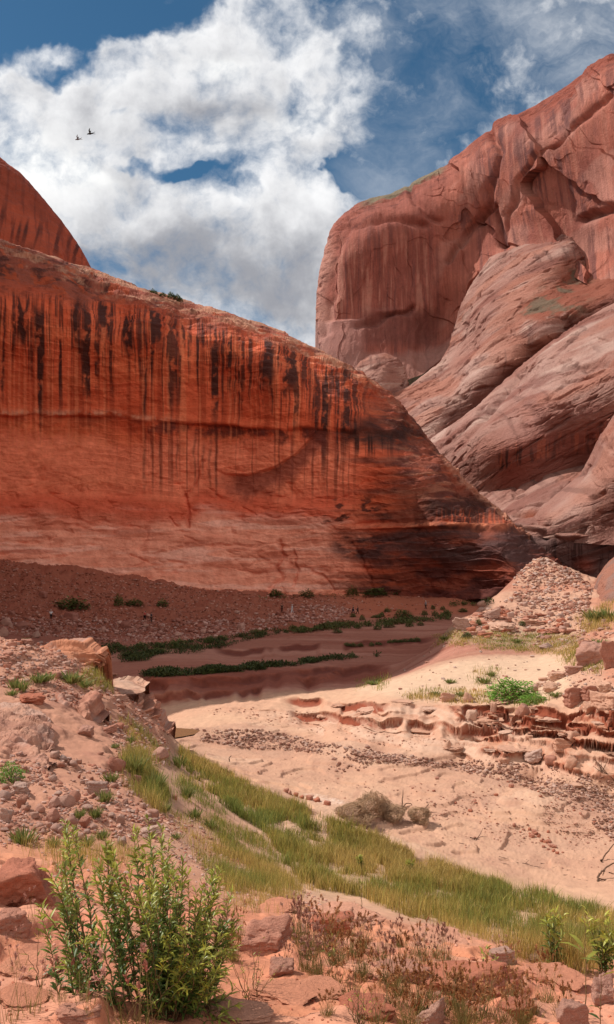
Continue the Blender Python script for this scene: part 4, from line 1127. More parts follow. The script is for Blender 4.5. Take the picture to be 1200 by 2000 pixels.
def rock_material(name, cols, bump=.5, scale=2.2):
    m = bpy.data.materials.new(name); m.use_nodes = True
    h = G(m.node_tree); b = m.node_tree.nodes['Principled BSDF']
    oi = h.new('ShaderNodeObjectInfo')
    ramp = h.new('ShaderNodeValToRGB'); h.put(ramp.inputs[0], oi.outputs['Random'])
    el = ramp.color_ramp.elements
    while len(el) < len(cols):
        el.new(.5)
    for i, c in enumerate(cols):
        el[i].position = i / (len(cols) - 1); el[i].color = (*c, 1)
    co = h.new('ShaderNodeTexCoord').outputs['Object']
    off = h.v('ADD', co, h.v('SCALE', (31, 17, 23), scale=oi.outputs['Random']))
    a = h.noise(off, 1.1 * scale * .5, 5, .6); f = h.noise(off, 5 * scale, 6, .65)
    st = h.noise(h.v('MULTIPLY', off, (.5, .5, 5.0)), scale, 4, .6)
    k = h.m('ADD', 1.0, h.m('ADD', h.m('MULTIPLY', h.m('SUBTRACT', a, .5), .5), h.m('ADD', h.m('MULTIPLY', h.m('SUBTRACT', f, .5), .7), h.m('MULTIPLY', h.m('SUBTRACT', st, .5), .5))))
    h.put(b.inputs['Base Color'], h.v('MULTIPLY', ramp.outputs[0], h.v('SCALE', (1, 1, 1), scale=k)))
    b.inputs['Roughness'].default_value = .92; b.inputs['Specular IOR Level'].default_value = .2
    bp = h.new('ShaderNodeBump'); bp.inputs['Strength'].default_value = bump; bp.inputs['Distance'].default_value = .06
    h.put(bp.inputs['Height'], h.m('ADD', f, h.m('MULTIPLY', st, .6))); h.put(b.inputs['Normal'], bp.outputs[0])
    return m

R_PALE = rock_material('pale_rock', [(.34, .22, .18), (.40, .21, .15), (.33, .14, .095), (.44, .29, .23), (.37, .18, .13)])
R_RED = rock_material('red_rock', [(.40, .15, .09), (.36, .12, .07), (.42, .20, .14), (.38, .155, .10)])
R_SAND = rock_material('sand_slab_rock', [(.50, .21, .125), (.46, .185, .11), (.54, .27, .18)])
R_LEDGE = rock_material('bank_rock', [(.50, .29, .20), (.46, .24, .16), (.54, .34, .25)])
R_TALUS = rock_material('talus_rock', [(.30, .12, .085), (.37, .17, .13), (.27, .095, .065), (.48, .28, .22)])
_ico = {}


def ico(sub):
    if sub not in _ico:
        bm = bmesh.new(); bmesh.ops.create_icosphere(bm, subdivisions=sub, radius=1.0)
        V = np.array([v.co[:] for v in bm.verts], F32); Fc = np.array([[v.index for v in f.verts] for f in bm.faces], np.int32)
        bm.free(); _ico[sub] = (V, Fc)
    return _ico[sub]


def rock_shape(seed, kind, sub):
    r = np.random.default_rng(seed)
    D, Fc = ico(sub)
    if kind == 'round':
        n = r.normal(size=(11, 3)); h = r.uniform(.72, 1.0, 11); k = 14; bl = .8
    elif kind == 'block':
        n = np.r_[np.eye(3), -np.eye(3)] + r.normal(size=(6, 3)) * .22; n = np.r_[n, r.normal(size=(5, 3))]; h = np.r_[r.uniform(.55, .8, 6), r.uniform(.75, .95, 5)]; k = 40; bl = 1
    else:
        th = np.cumsum(r.uniform(.5, 1.3, 8)) * 6.28 / 7.2
        n = np.c_[np.cos(th), np.sin(th), r.uniform(-.35, .25, 8)]; n = np.r_[n, [[.08, -.1, 1], [-.1, .1, -1]] + r.normal(size=(2, 3)) * .12]; h = np.r_[r.uniform(.62, 1.0, 8), .62, .62]; k = 34; bl = 1
    n = n / np.linalg.norm(n, axis=1)[:, None]
    dt = np.maximum(D @ n.T.astype(F32), 1e-3) / h.astype(F32)
    rad = 1 / ((dt ** k).sum(1) ** (1 / k))
    rad = rad * bl + (1 - bl)
    V = D * rad[:, None]
    s = r.uniform(0, 50)
    nz = fbm(V[:, 0] * 1.6 + s, V[:, 1] * 1.6, V[:, 2] * 1.6, 4)
    nf = fbm(V[:, 0] * 5 + s, V[:, 1] * 5, V[:, 2] * 5, 4)
    V = V * (1 + nz * (.09 if kind == 'round' else .07) + nf * .03)[:, None]
    if kind != 'round':
        lay = np.floor(V[:, 2] * 4.5 + nz * .8)
        ly = perlin(lay * 1.37 + s, V[:, 0] * .8, V[:, 1] * .8) * .22 + perlin(V[:, 0] * .7, V[:, 1] * .7, V[:, 2] * 9 + s) * .08
        V[:, :2] *= (1 + ly * (1.0 if kind == 'slab' else .6))[:, None]
        V[:, 2] += perlin(V[:, 0] * 2 + s, V[:, 1] * 2, .5 + 0 * nz) * .12
        V += fbm(V[:, 0] * 2.6 + 7 + s, V[:, 1] * 2.6, V[:, 2] * 3.4, 5)[:, None] * .09 * np.sign(V)
        rc = ridge(V[:, 0] * 1.1 + s, V[:, 1] * 1.1, V[:, 2] * 1.8, 3)
        V *= (1 - np.maximum(0, rc - .72) * .5)[:, None]
    V /= np.abs(V).max(0)
    return V.astype(F32), Fc

LIB = {}
for kind, cnt in (('round', 9), ('block', 9), ('slab', 8)):
    for sub in (3, 5):
        LIB[kind, sub] = [rock_shape(100 + 17 * i + sub, kind, sub) for i in range(cnt if sub == 3 else 6)]
_rm = {}


def rock_data(kind, sub, i, mat):
    key = (kind, sub, i, mat.name)
    if key not in _rm:
        V, Fc = LIB[kind, sub][i]
        me = mesh_from('rock', V, Fc); me.materials.append(mat)
        _rm[key] = me
    return _rm[key]


def rock(name, px, py, w, h, kind, mat, label, group=None, depth=.8, sink=.28, rz=None, tilt=.12, cat='rock', i=None, sub=None, at=None):
    """a rock whose foot is seen at (px, py), w by h photograph pixels across"""
    p = spot(px, py) if at is None else np.asarray(at, float)
    m = p[1] / FPX
    sub = sub or (5 if w > 26 else 3)
    lst = LIB[kind, sub]
    i = random.randrange(len(lst)) if i is None else i % len(lst)
    o = link(name, rock_data(kind, sub, i, mat))
    sx, sz = w * m / 2, h * m / 2 / (1 - sink * .6)
    o.scale = (sx, sx * depth * random.uniform(.85, 1.15), sz)
    o.rotation_euler = (random.uniform(-tilt, tilt), random.uniform(-tilt, tilt), random.uniform(-.5, .5) if rz is None else rz)
    o.location = (p[0], p[1] + sx * .3, p[2] + sz * (1 - 2 * sink))
    return tag(o, label, cat, group)

# --- the loose stones left of the green shrub
for a in (
    (225, 1509, 38, 32, 'round', 'large grey pink boulder standing alone above the loose stones on the bank'), (187, 1552, 45, 28, 'block', 'broad reddish boulder leaning in the middle of the loose stones'),
    (131, 1579, 36, 28, 'round', 'smooth pale boulder, biggest of the cluster in the loose stones'), (105, 1580, 28, 25, 'round', 'pale boulder touching the left side of the biggest stone of the cluster'),
    (101, 1610, 33, 31, 'round', 'round pitted pale boulder just below the boulder cluster'), (39, 1580, 30, 31, 'round', 'rounded boulder with dark hollow under it near the left edge'),
    (9, 1562, 26, 21, 'round', 'brown rounded boulder at the left edge below the leafy shrub'), (10, 1604, 28, 28, 'block', 'upright angular boulder at the left edge beside bare sand'),
    (37, 1549, 42, 21, 'slab', 'flat topped grey slab below the small leafy shrub'), (77, 1591, 30, 18, 'round', 'low reddish stone between two pale boulders'),
    (140, 1613, 23, 24, 'round', 'small upright pale stone right of the round pitted boulder'), (163, 1619, 27, 24, 'round', 'pale rounded stone beside a grass tuft at the foot of the stones'),
    (170, 1584, 23, 19, 'round', 'small red stone right of the biggest boulder cluster'), (146, 1566, 24, 24, 'round', 'grey boulder behind the biggest stone of the cluster'),
    (236, 1610, 21, 22, 'block', 'upright brown block right of the loose stones'), (294, 1611, 28, 16, 'block', 'pale angular stone lying on a larger reddish rock'), (293, 1636, 54, 28, 'block', 'large reddish rock at the lower right end of the loose stones'),
    (298, 1598, 25, 18, 'block', 'brown stone behind the angular stone at right end'), (238, 1652, 21, 18, 'block', 'small grey block just above the green shrub'), (108, 1627, 25, 17, 'round', 'red tinted stone below the round pitted boulder'),
    (153, 1641, 22, 15, 'round', 'low pale stone half hidden by shrub tips'), (311, 1487, 42, 27, 'round', 'smooth lilac boulder beside the top of the grass strip'), (47, 1509, 18, 15, 'block', 'small brown stone right of the leafy shrub'),
    (106, 1481, 20, 15, 'block', 'brown stone under the sloping bedrock slab'), (196, 1475, 14, 10, 'round', 'small lone stone on the sandy bank below the dark block'), (268, 1536, 18, 24, 'slab', 'dark tilted slab standing in the grass on the bank'), (497, 1628, 16, 8, 'round', 'lone pale stone on sand beside the grass strip')):
    rock('boulder', a[0], a[1], a[2], a[3], a[4], R_PALE, a[5], 'boulders in the loose stones on the left bank', cat='boulder', sink=.22)
for x, y in in_poly(105, [(0, 1495), (60, 1470), (150, 1490), (230, 1520), (300, 1570), (330, 1610), (250, 1625), (180, 1655), (90, 1640), (0, 1650)]):
    w = random.choice((7, 8, 9, 10, 11, 13, 15, 18))
    rock('stone', x, y, w, w * random.uniform(.6, .9), random.choice(('round', 'round', 'block')), R_PALE, 'small rounded pinkish stone lying among the loose stones of the left bank', 'loose stones on the left bank', sink=.2, cat='stone')
# --- bedrock and ledges of the left bank
def ledge_disp(amp, step, ov):
    def f(P, px, py, v, N):
        X, Y, Z = P[..., 0], P[..., 1], P[..., 2]
        q = Z + fbm(X * .25, Y * .25, Z * .25, 3) * .35 + X * .10
        ph = q / step - np.floor(q / step)
        lay = perlin(np.floor(q / step) * 2.7 + 0 * X, X * .22, Y * .22)
        d = amp * (fbm(X * .22, Y * .22, Z * .3, 3) * .9 + fbm(X * .9, Y * .9, Z * 1.2, 5, .55) * .35 + fbm(X * 3, Y * 3, Z * 4, 4) * .08)
        d = d + ov * (lay * 1.1 + ss(ph, .62, .8) * (1 - ss(ph, .9, 1)) * .5 - ss(ph, .0, .12) * (1 - ss(ph, .2, .5)) * .5)
        rc = ridge(X * .35 + 3, Y * .35, Z * .5, 3)
        d = d - np.maximum(0, rc - .72) * 2.2 * amp
        return d.astype(F32), (ph, lay)
    return f


def ledge_paint(base, dark):
    def f(P, px, py, v, N, d, ex):
        ph, lay = ex
        X, Y, Z = P[..., 0], P[..., 1], P[..., 2]
        h = fbm(X * .8, Y * .8, Z * 1.0, 5, .6)
        c = mixc(np.broadcast_to(np.asarray(base, F32), P.shape), dark, ss(h + lay * .8, -.1, .5) * .7)
        c = mixc(c, np.asarray(dark) * .7, ss(ph, .0, .1) * (1 - ss(ph, .16, .4)) * .6)
        c = mixc(c, [.44, .29, .23], ss(h, .1, .4) * .5)
        return c * (1 + .2 * np.clip(fbm(X * 3, Y * 3, Z * 5, 4), -1, 1))[..., None]
    return f


def outcrop(label, top, bot, depth, nu, nv, amp, step, ov, base, dark, back, roll=.5):
    o, _ = relief('rock_outcrop', top, bot, depth, nu, nv, ledge_disp(amp, step, ov), ledge_paint(base, dark), M_OUT, roll=roll, jag=1.6, back=back)
    del o['kind']
    tag(o, label, 'rock outcrop', 'bedrock outcrops of the left bank')
M_OUT = rock_mat('outcrop_rock', 3.0, .6, .16, .14, strata=.08, dist=.15)
BK = ((.8, -.05), (2, -.5), (3.5, -2.5), (4, -5))
outcrop('layered orange outcrop overhanging at the tip of the left bank', [(40, 1290), (62, 1270), (92, 1260), (120, 1253), (145, 1250), (166, 1254), (184, 1262), (203, 1274), (197, 1285), (178, 1296)], [(40, 1330), (80, 1338), (110, 1342), (140, 1342), (165, 1338), (178, 1332)],
        [(40, 1300, 39), (120, 1254, 40.5), (184, 1262, 40), (203, 1275, 39.2), (80, 1330, 36.5), (150, 1335, 36.5), (178, 1330, 38.5), (140, 1300, 37.6), (185, 1285, 39.3)], 320, 200, .42, .38, .36, [.44, .18, .10], [.32, .105, .06], BK)
outcrop('big dark faced block of layered bedrock in the middle of the left bank', [(80, 1412), (90, 1380), (108, 1362), (132, 1354), (158, 1354), (178, 1364), (192, 1384), (194, 1412)], [(80, 1440), (110, 1445), (150, 1444), (194, 1436)],
        [(80, 1412, 27), (132, 1355, 31), (178, 1364, 31), (194, 1412, 28.5), (110, 1400, 27.6), (140, 1395, 27.0), (140, 1438, 26.2), (190, 1434, 26.8)], 220, 160, .6, .5, .34, [.42, .20, .135], [.30, .115, .075], BK)
outcrop('broad sloping slab of smooth bedrock at the left edge', [(-160, 1352), (-60, 1352), (0, 1356), (40, 1372), (70, 1392), (92, 1424), (104, 1462), (100, 1490)], [(-160, 1520), (-40, 1520), (30, 1516), (100, 1500)],
        [(-160, 1355, 27), (0, 1358, 27.5), (70, 1392, 25.5), (104, 1462, 20.5), (-160, 1515, 15.5), (0, 1515, 16), (90, 1500, 17.5), (0, 1430, 21), (50, 1450, 20), (-100, 1430, 20)], 260, 200, .7, .45, .18, [.43, .225, .155], [.34, .145, .10], BK)
outcrop('rounded cliff edge dropping from the left bank to the pool', [(196, 1398), (214, 1370), (232, 1350), (252, 1342), (274, 1346), (290, 1360), (300, 1382), (305, 1404), (316, 1424), (322, 1436)], [(196, 1430), (240, 1446), (280, 1450), (322, 1446)],
        [(196, 1400, 38), (252, 1342, 43.5), (290, 1360, 44), (305, 1404, 43), (322, 1436, 42), (230, 1400, 38.8), (265, 1390, 40.2), (285, 1420, 40.5), (240, 1442, 36.5), (310, 1442, 40)], 260, 220, .9, .45, .45, [.44, .215, .145], [.34, .13, .085], BK)
outcrop('thin flat cap slab on the brink above the pool', [(196, 1344), (215, 1332), (240, 1328), (262, 1328), (280, 1334), (284, 1342)], [(196, 1354), (230, 1356), (260, 1354), (284, 1350)],
        [(196, 1346, 42), (240, 1328, 45), (280, 1334, 45), (230, 1352, 41.5), (280, 1349, 42.5)], 160, 60, .10, .3, .07, [.50, .30, .21], [.38, .16, .10], ((.5, -.05), (1.2, -.4), (1.6, -1.2)), .3)
for a in (
    (50, 1259, 36, 13, 'slab', .8, 'pale flat slab lying on the crest of the left bank', .1, 4), (69, 1246, 21, 17, 'round', .9, 'round pale boulder on the crest of the left bank', .0, 5), (4, 1243, 28, 22, 'round', .9, 'brown boulder on the crest at the left edge', .0, 1),
    (205, 1326, 60, 14, 'slab', .7, 'red slab between the orange outcrop and the cap slab', .1, 2), (212, 1432, 36, 20, 'block', .8, 'grey block right of the big dark faced block', .1, 5), (62, 1372, 56, 16, 'slab', .8, 'red brown slab lying on the sloping bedrock', .1, 3),
    (232, 1368, 36, 12, 'slab', .8, 'lilac weathered slab behind the cliff edge', .1, 1), (168, 1436, 30, 18, 'block', .8, 'small pale block at the foot of the dark faced block', .1, 1)):
    rock('rock_ledge', a[0], a[1], a[2], a[3], a[4], R_RED if a[8] in (0, 2, 3) else R_PALE, a[6], 'slabs and boulders on the left bank', depth=a[5] * 1.2, sink=.3, rz=a[7], tilt=.06, i=a[8], sub=5)
for x, y in in_poly(70, [(0, 1250), (90, 1262), (180, 1320), (290, 1380), (310, 1440), (240, 1440), (200, 1380), (0, 1350)]):
    w = random.choice((6, 7, 8, 10, 12, 16, 20))
    rock('stone', x, y, w, w * random.uniform(.35, .7), random.choice(('slab', 'block')), random.choice((R_RED, R_PALE)), 'small broken stone lying on the crest of the left bank', 'broken stones on the left bank crest', cat='stone')
# --- foreground rocks
for a in (
    (28, 1764, 170, 92, 'block', 1.0, R_RED, 'large lilac topped boulder with shaded red front behind the shrub', .15, 0), (14, 1822, 84, 44, 'slab', .8, R_RED, 'flat red slab with undercut front at the left edge', -.2, 1), (522, 1858, 116, 62, 'block', .8, R_RED, 'rounded red rock behind the right side of the shrub', .1, 2),
    (900, 1950, 290, 44, 'slab', .5, R_RED, 'long flat topped red slab among the brome grass', .06, 1), (780, 1914, 150, 28, 'slab', .6, R_RED, 'smaller flat red slab behind the long slab', .0, 4), (650, 1822, 100, 36, 'block', .7, R_RED, 'dark crumbly red rock behind the brome seed heads', .1, 3), (842, 2008, 62, 62, 'block', .9, R_PALE, 'small pointed stone at the bottom edge', .4, 5),
    (1120, 2010, 86, 66, 'block', .8, R_PALE, 'upright pinkish rock behind the tall leafy stem', .1, 0), (1185, 1960, 64, 60, 'block', .8, R_PALE, 'grey pink rock right of the tall leafy stem', .2, 2), (552, 1905, 52, 28, 'block', .8, R_PALE, 'grey broken stone on the sand right of the shrub', .2, 1), (720, 1990, 120, 30, 'slab', .7, R_RED, 'low red slab at the bottom edge below the dry grass', -.1, 3), (980, 1880, 60, 30, 'block', .8, R_PALE, 'small grey block behind the long flat slab', .3, 4), (1060, 1882, 58, 34, 'round', .8, R_PALE, 'rounded pinkish stone below the leafy willow sprouts', .3, 4), (150, 1995, 100, 26, 'slab', .8, R_RED, 'half buried red slab at the bottom left', .2, 5), (1010, 1990, 90, 36, 'block', .8, R_RED, 'crumbling red block in front of the long slab', .2, 4)):
    rock('rock', a[0], a[1], a[2], a[3], a[4], a[6], a[7], 'rocks in the foreground sand', depth=a[5], sink=.36, rz=a[8], tilt=.05, i=a[9], sub=5)
for x, y, w, h, k in ((70, 1905, 190, 16, 1), (200, 1880, 120, 12, 3), (60, 1870, 110, 10, 4), (560, 1960, 170, 14, 2), (470, 1990, 150, 12, 5), (620, 1945, 120, 12, 0), (680, 1800, 150, 12, 1), (860, 1846, 130, 10, 3), (1100, 1925, 150, 16, 2), (40, 1960, 130, 12, 5), (540, 1780, 90, 9, 0)):
    rock('flat_rock', x, y, w, h, 'slab', R_SAND, 'flat cracked pink sandstone slab almost level with the foreground sand', 'flat slabs in the foreground sand', depth=.75, sink=.42, tilt=.03, i=k, sub=5, cat='flat rock')
for x, y in in_poly(46, [(0, 1850), (200, 1980), (560, 1870), (600, 1770), (900, 1830), (1100, 1870), (1200, 1960), (1200, 2000), (0, 2000)]):
    w = random.choice((6, 8, 9, 12, 15, 20))
    rock('stone', x, y, w, w * random.uniform(.35, .7), random.choice(('slab', 'block', 'round')), R_RED, 'small red stone on the foreground sand', 'small stones on the foreground sand', cat='stone')
# --- the rocky slope on the right
for a in (
    (962, 1210, 34, 28, 'block', 'pale tilted boulder on the rocky crest above the sand'), (944, 1188, 26, 16, 'round', 'pale cap stone at the top of the rocky crest'), (905, 1232, 44, 26, 'block', 'red block at the left end of the rocky crest'), (985, 1232, 60, 16, 'slab', 'red layered slab on the rocky slope'), (1040, 1222, 60, 14, 'slab', 'long red ledge under the pale rubble'),
    (1067, 1268, 30, 14, 'round', 'flat grey boulder lying in the grass above the pale sand'), (1090, 1328, 40, 24, 'slab', 'grey slab at the top of the stacked slabs'), (1123, 1316, 40, 18, 'block', 'brown fronted boulder behind the stacked slabs'), (1126, 1376, 48, 38, 'block', 'large smooth lilac slab tilted above the cut bank'), (1156, 1364, 38, 30, 'block', 'pinkish slab right of the tilted lilac slab'), (1076, 1352, 34, 20, 'slab', 'brown slab low in the stacked slabs'), (1046, 1352, 18, 18, 'block', 'dark block beside the bright green shrub'), (1064, 1330, 26, 8, 'slab', 'thin slab left in the stack'), (1060, 1340, 28, 9, 'slab', 'thin brown slab under the thin stack'),
    (1164, 1298, 66, 48, 'block', 'dark undercut rock at the right edge of the slope'), (1196, 1304, 50, 60, 'block', 'smooth rounded rock at the right edge above the gully'), (1150, 1282, 40, 36, 'block', 'red undercut block left of the smooth rounded rock'), (1150, 1275 + 20, 18, 14, 'round', 'small brown boulder in the gully'), (1190, 1385, 70, 36, 'slab', 'layered slab on the cut bank at the right edge'), (1185, 1352, 40, 20, 'slab', 'flat pink slab right of the gully'),
    (1024, 1402, 34, 24, 'round', 'rounded brown boulder stuck in the cut bank'), (1077, 1496, 26, 18, 'block', 'grey block at the foot of the cut bank'), (1117, 1503, 26, 26, 'slab', 'grey tilted slab at the foot of the cut bank'), (987, 1494, 24, 12, 'slab', 'pale slab at the foot of the cut bank'), (1042, 1492, 40, 34, 'block', 'big fallen earth block below the cut bank'), (1128, 1540, 26, 8, 'slab', 'pale flat stone in the dark gravel'), (718, 1462, 13, 8, 'round', 'pale round stone in the gravel strip'), (652, 1485, 11, 7, 'block', 'brown stone on the wash bed beyond the tumbleweeds')):
    rock('rock', a[0], a[1], a[2], a[3], a[4], R_PALE if a[4] != 'slab' else R_LEDGE, a[5], 'rocks on the right bank', sink=.24, cat='rock')
for x, y in in_poly(46, [(880, 1236), (920, 1205), (965, 1190), (1090, 1205), (1120, 1236), (1000, 1250), (900, 1246)]):
    w = random.uniform(14, 46)
    rock('rock_plate', x, y, w, random.uniform(4, 10), 'slab', R_RED, 'thin red plate of broken ledge on the rocky crest above the grass', 'red plates of the rocky crest', depth=.7, sink=.3, rz=random.uniform(-.5, .5), cat='rock plate')
# layered crusts that jut from the cut bank
for k in range(40):
    x = random.choice((random.uniform(560, 1240), random.uniform(760, 1240), random.uniform(900, 1240)))
    lines = [(1378, 1372), (1392, 1392), (1404, 1416), (1424, 1444), (1446, 1474)]
    q = random.choice(lines[:3] if x < 820 else lines)
    y = q[0] + (q[1] - q[0]) * min(1, max(0, (x - 560) / 600)) + random.uniform(-4, 4) + (10 if x < 620 else 0)
    w = random.uniform(16, 70); big = random.random() < .25 and x > 850
    rock('rock_crust', x, y, w * (.7 if big else 1), random.uniform(14, 28) if big else random.uniform(4, 7), 'block' if big else 'slab', R_LEDGE, 'jutting crust of pale layered sandstone in the cut bank of the wash', 'layered crusts in the cut bank', depth=.7, sink=.32, rz=random.uniform(-.5, .5), tilt=.12, cat='rock crust')
for x, y in in_poly(90, [(890, 1215), (960, 1185), (1010, 1160), (1090, 1150), (1150, 1190), (1200, 1230), (1140, 1270), (1100, 1262), (960, 1245), (880, 1240)]):
    w = random.choice((6, 7, 8, 10, 12, 15))
    rock('rock_fragment', x, y, w, w * random.uniform(.45, .8), random.choice(('block', 'round', 'slab')), R_PALE, 'pale broken stone in the rubble below the talus cone', 'rubble below the talus cone', cat='stone')
for x, y in in_poly(50, [(700, 1490), (900, 1500), (1060, 1530), (1200, 1600), (1200, 1660), (1000, 1640), (760, 1520)]):
    w = random.choice((4, 5, 6, 8, 10))
    rock('clod', x, y, w, w * random.uniform(.4, .7), 'block', R_RED, 'brown clod of dried mud on the wash bed', 'clods on the wash bed', cat='clod')
for x, y in in_poly(22, [(1010, 1622), (1040, 1622), (1110, 1668), (1085, 1672)]):
    w = random.choice((7, 8, 10, 12))
    rock('clod', x, y, w, w * random.uniform(.45, .7), 'block', R_RED, 'dark stone in the short row of stones crossing the wash bed', 'row of stones on the wash bed', cat='stone')
for x, y in ((342, 1562), (578, 1556), (590, 1560), (566, 1552), (604, 1562), (560, 1548), (620, 1566), (640, 1573)):
    rock('clod', x, y, random.uniform(10, 16), random.uniform(7, 11), 'block', R_RED, 'reddish stone at the upper edge of the grass strip', 'stones along the grass edge', cat='stone')
# --- talus at the foot of the wall, in the shade
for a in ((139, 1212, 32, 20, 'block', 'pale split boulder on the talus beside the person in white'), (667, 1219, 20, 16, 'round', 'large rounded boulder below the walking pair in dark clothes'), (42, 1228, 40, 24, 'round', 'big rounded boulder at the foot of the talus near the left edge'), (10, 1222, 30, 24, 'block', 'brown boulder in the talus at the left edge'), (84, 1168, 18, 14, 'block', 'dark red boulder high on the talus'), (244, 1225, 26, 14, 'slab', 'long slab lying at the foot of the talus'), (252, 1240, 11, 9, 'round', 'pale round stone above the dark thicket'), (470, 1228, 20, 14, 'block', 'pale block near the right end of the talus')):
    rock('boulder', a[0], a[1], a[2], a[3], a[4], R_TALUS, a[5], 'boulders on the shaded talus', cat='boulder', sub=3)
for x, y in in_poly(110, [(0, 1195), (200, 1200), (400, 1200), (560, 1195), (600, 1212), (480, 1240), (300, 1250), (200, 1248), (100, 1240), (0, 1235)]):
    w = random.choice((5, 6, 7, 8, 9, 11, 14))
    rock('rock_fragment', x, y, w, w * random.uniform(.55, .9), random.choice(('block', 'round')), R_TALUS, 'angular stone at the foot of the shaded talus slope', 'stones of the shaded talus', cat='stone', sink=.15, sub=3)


# --- countless small stones, one mass for each place
_var = []
for s in range(16):
    V, Fc = ico(1 if s % 2 else 2)
    r = np.random.default_rng(900 + s)
    nn = r.normal(size=(8, 3)); nn /= np.linalg.norm(nn, axis=1)[:, None]
    dt = np.maximum(V @ nn.T.astype(F32), 1e-3) / r.uniform(.6, .95, 8).astype(F32)
    rad = np.minimum(1.1, 1 / ((dt ** 20).sum(1) ** .05))
    _var.append(((V * rad[:, None]).astype(F32), Fc))


def rubble(name, label, polys, lo, hi, cols, mat, pw=2.2, flat=.65, patch=1.4):
    Vs, Fs, Cs, n0 = [], [], [], 0
    for poly, n in polys:
        q = in_poly(n, poly)
        P, ok = spots(q[:, 0], q[:, 1])
        P = P[ok]
        nz = fbm(P[:, 0] * 14 / P[:, 1], P[:, 1] * .25, 4 + 0 * P[:, 0], 4)
        P = P[rng.random(len(P)) < np.clip(.75 + nz * patch, .06, 1)]
        for p in P:
            V, Fc = _var[random.randrange(1, 16, 2)] if p[1] > 12 else _var[random.randrange(16)]
            s = (lo + (hi - lo) * random.random() ** pw) * p[1] / FPX / 2
            a = random.uniform(0, 6.28); c, sn = math.cos(a), math.sin(a)
            W = V * np.array([s * random.uniform(.8, 1.3), s * random.uniform(.7, 1.1), s * flat * random.uniform(.7, 1.3)], F32)
            t = random.uniform(-.4, .4); ct, st = math.cos(t), math.sin(t)
            W = np.stack([W[:, 0] * ct - W[:, 2] * st, W[:, 1], W[:, 0] * st + W[:, 2] * ct], 1)
            W = np.stack([W[:, 0] * c - W[:, 1] * sn, W[:, 0] * sn + W[:, 1] * c, W[:, 2]], 1)
            Vs.append(W + p.astype(F32) + np.array([0, 0, s * .25], F32)); Fs.append(Fc + n0); n0 += len(V)
            k = np.array(random.choice(cols)) * random.uniform(.8, 1.15)
            Cs.append(np.broadcast_to(k, V.shape))
    me = mesh_from(name, np.concatenate(Vs), np.concatenate(Fs), np.concatenate(Cs), smooth=False)
    return tag(link(name, me, mat), label, None, None, 'stuff')

M_PEB = plain_mat('pebbles', (1, 1, 1), .92, .2, .2, 8, attr=True)
PINKS = [(.40, .21, .15), (.35, .155, .10), (.45, .28, .22), (.33, .135, .09), (.39, .25, .205)]
rubble('gravel', 'loose gravel and cobbles of the left bank', [([(0, 1490), (60, 1460), (150, 1480), (230, 1510), (310, 1560), (340, 1610), (300, 1630), (200, 1650), (90, 1650), (0, 1660)], 3600), ([(0, 1250), (90, 1255), (190, 1310), (300, 1390), (330, 1450), (330, 1500), (230, 1500), (200, 1400), (0, 1340)], 3000), ([(300, 1590), (400, 1600), (560, 1720), (700, 1790), (620, 1800), (420, 1760), (300, 1680)], 1800), ([(60, 1640), (300, 1650), (420, 1760), (300, 1790), (120, 1760)], 500)], 2.0, 11, PINKS, M_PEB)
rubble('gravel', 'dark gravel strip along the foot of the cut bank', [([(370, 1425), (500, 1425), (700, 1462), (900, 1492), (1100, 1525), (1220, 1580), (1220, 1660), (1100, 1565), (1000, 1530), (860, 1500), (700, 1490), (600, 1470), (480, 1462), (390, 1448)], 6500), ([(860, 1478), (1000, 1492), (1120, 1510), (1230, 1540), (1230, 1580), (1100, 1540), (900, 1500)], 1500), ([(640, 1480), (740, 1470), (720, 1508), (640, 1512)], 260)], 1.4, 10, [(.26, .13, .09), (.21, .095, .065), (.33, .18, .13), (.42, .27, .21)], M_PEB, pw=4.0, patch=1.3)
rubble('gravel', 'scattered clods and pebbles on the sandy wash bed', [([(1080, 1560), (1150, 1570), (1180, 1640), (1120, 1655), (1050, 1600)], 900), ([(940, 1595), (1020, 1615), (1100, 1655), (1080, 1672), (950, 1640)], 420), ([(820, 1560), (960, 1540), (980, 1585), (850, 1605)], 420), ([(400, 1460), (1100, 1540), (1200, 1640), (1200, 1740), (900, 1660), (600, 1560)], 700), ([(380, 1390), (470, 1380), (700, 1400), (900, 1440), (800, 1470), (500, 1410)], 700)], 1.2, 6, [(.38, .19, .13), (.32, .15, .10), (.45, .26, .19)], M_PEB, pw=3.2, flat=.5)
rubble('rubble', 'rubble covering the talus cone and rocky slope on the right', [([(1010, 1095), (1050, 1086), (1120, 1115), (1160, 1150), (1150, 1200), (1060, 1190), (1000, 1170)], 3600), ([(890, 1215), (960, 1185), (1010, 1160), (1100, 1160), (1160, 1190), (1200, 1240), (1140, 1290), (1100, 1268), (960, 1250), (870, 1245)], 2200), ([(1080, 1310), (1200, 1290), (1200, 1390), (1100, 1385)], 400), ([(700, 1330), (870, 1250), (1080, 1280), (1060, 1370), (760, 1370)], 300)], 1.5, 10, [(.40, .24, .18), (.34, .165, .115), (.48, .33, .27), (.30, .125, .085)], M_PEB, pw=3.6, patch=1.8)
rubble('rubble', 'rubble covering the shaded talus slope under the wall', [([(0, 1090), (130, 1118), (300, 1136), (480, 1160), (640, 1165), (700, 1200), (560, 1215), (460, 1245), (280, 1258), (180, 1255), (100, 1245), (0, 1240)], 9000), ([(620, 1160), (860, 1165), (860, 1200), (640, 1215)], 500)], 1.6, 6.5, [(.30, .10, .062), (.38, .165, .12), (.25, .08, .05), (.48, .26, .20)], M_PEB, pw=2.6)
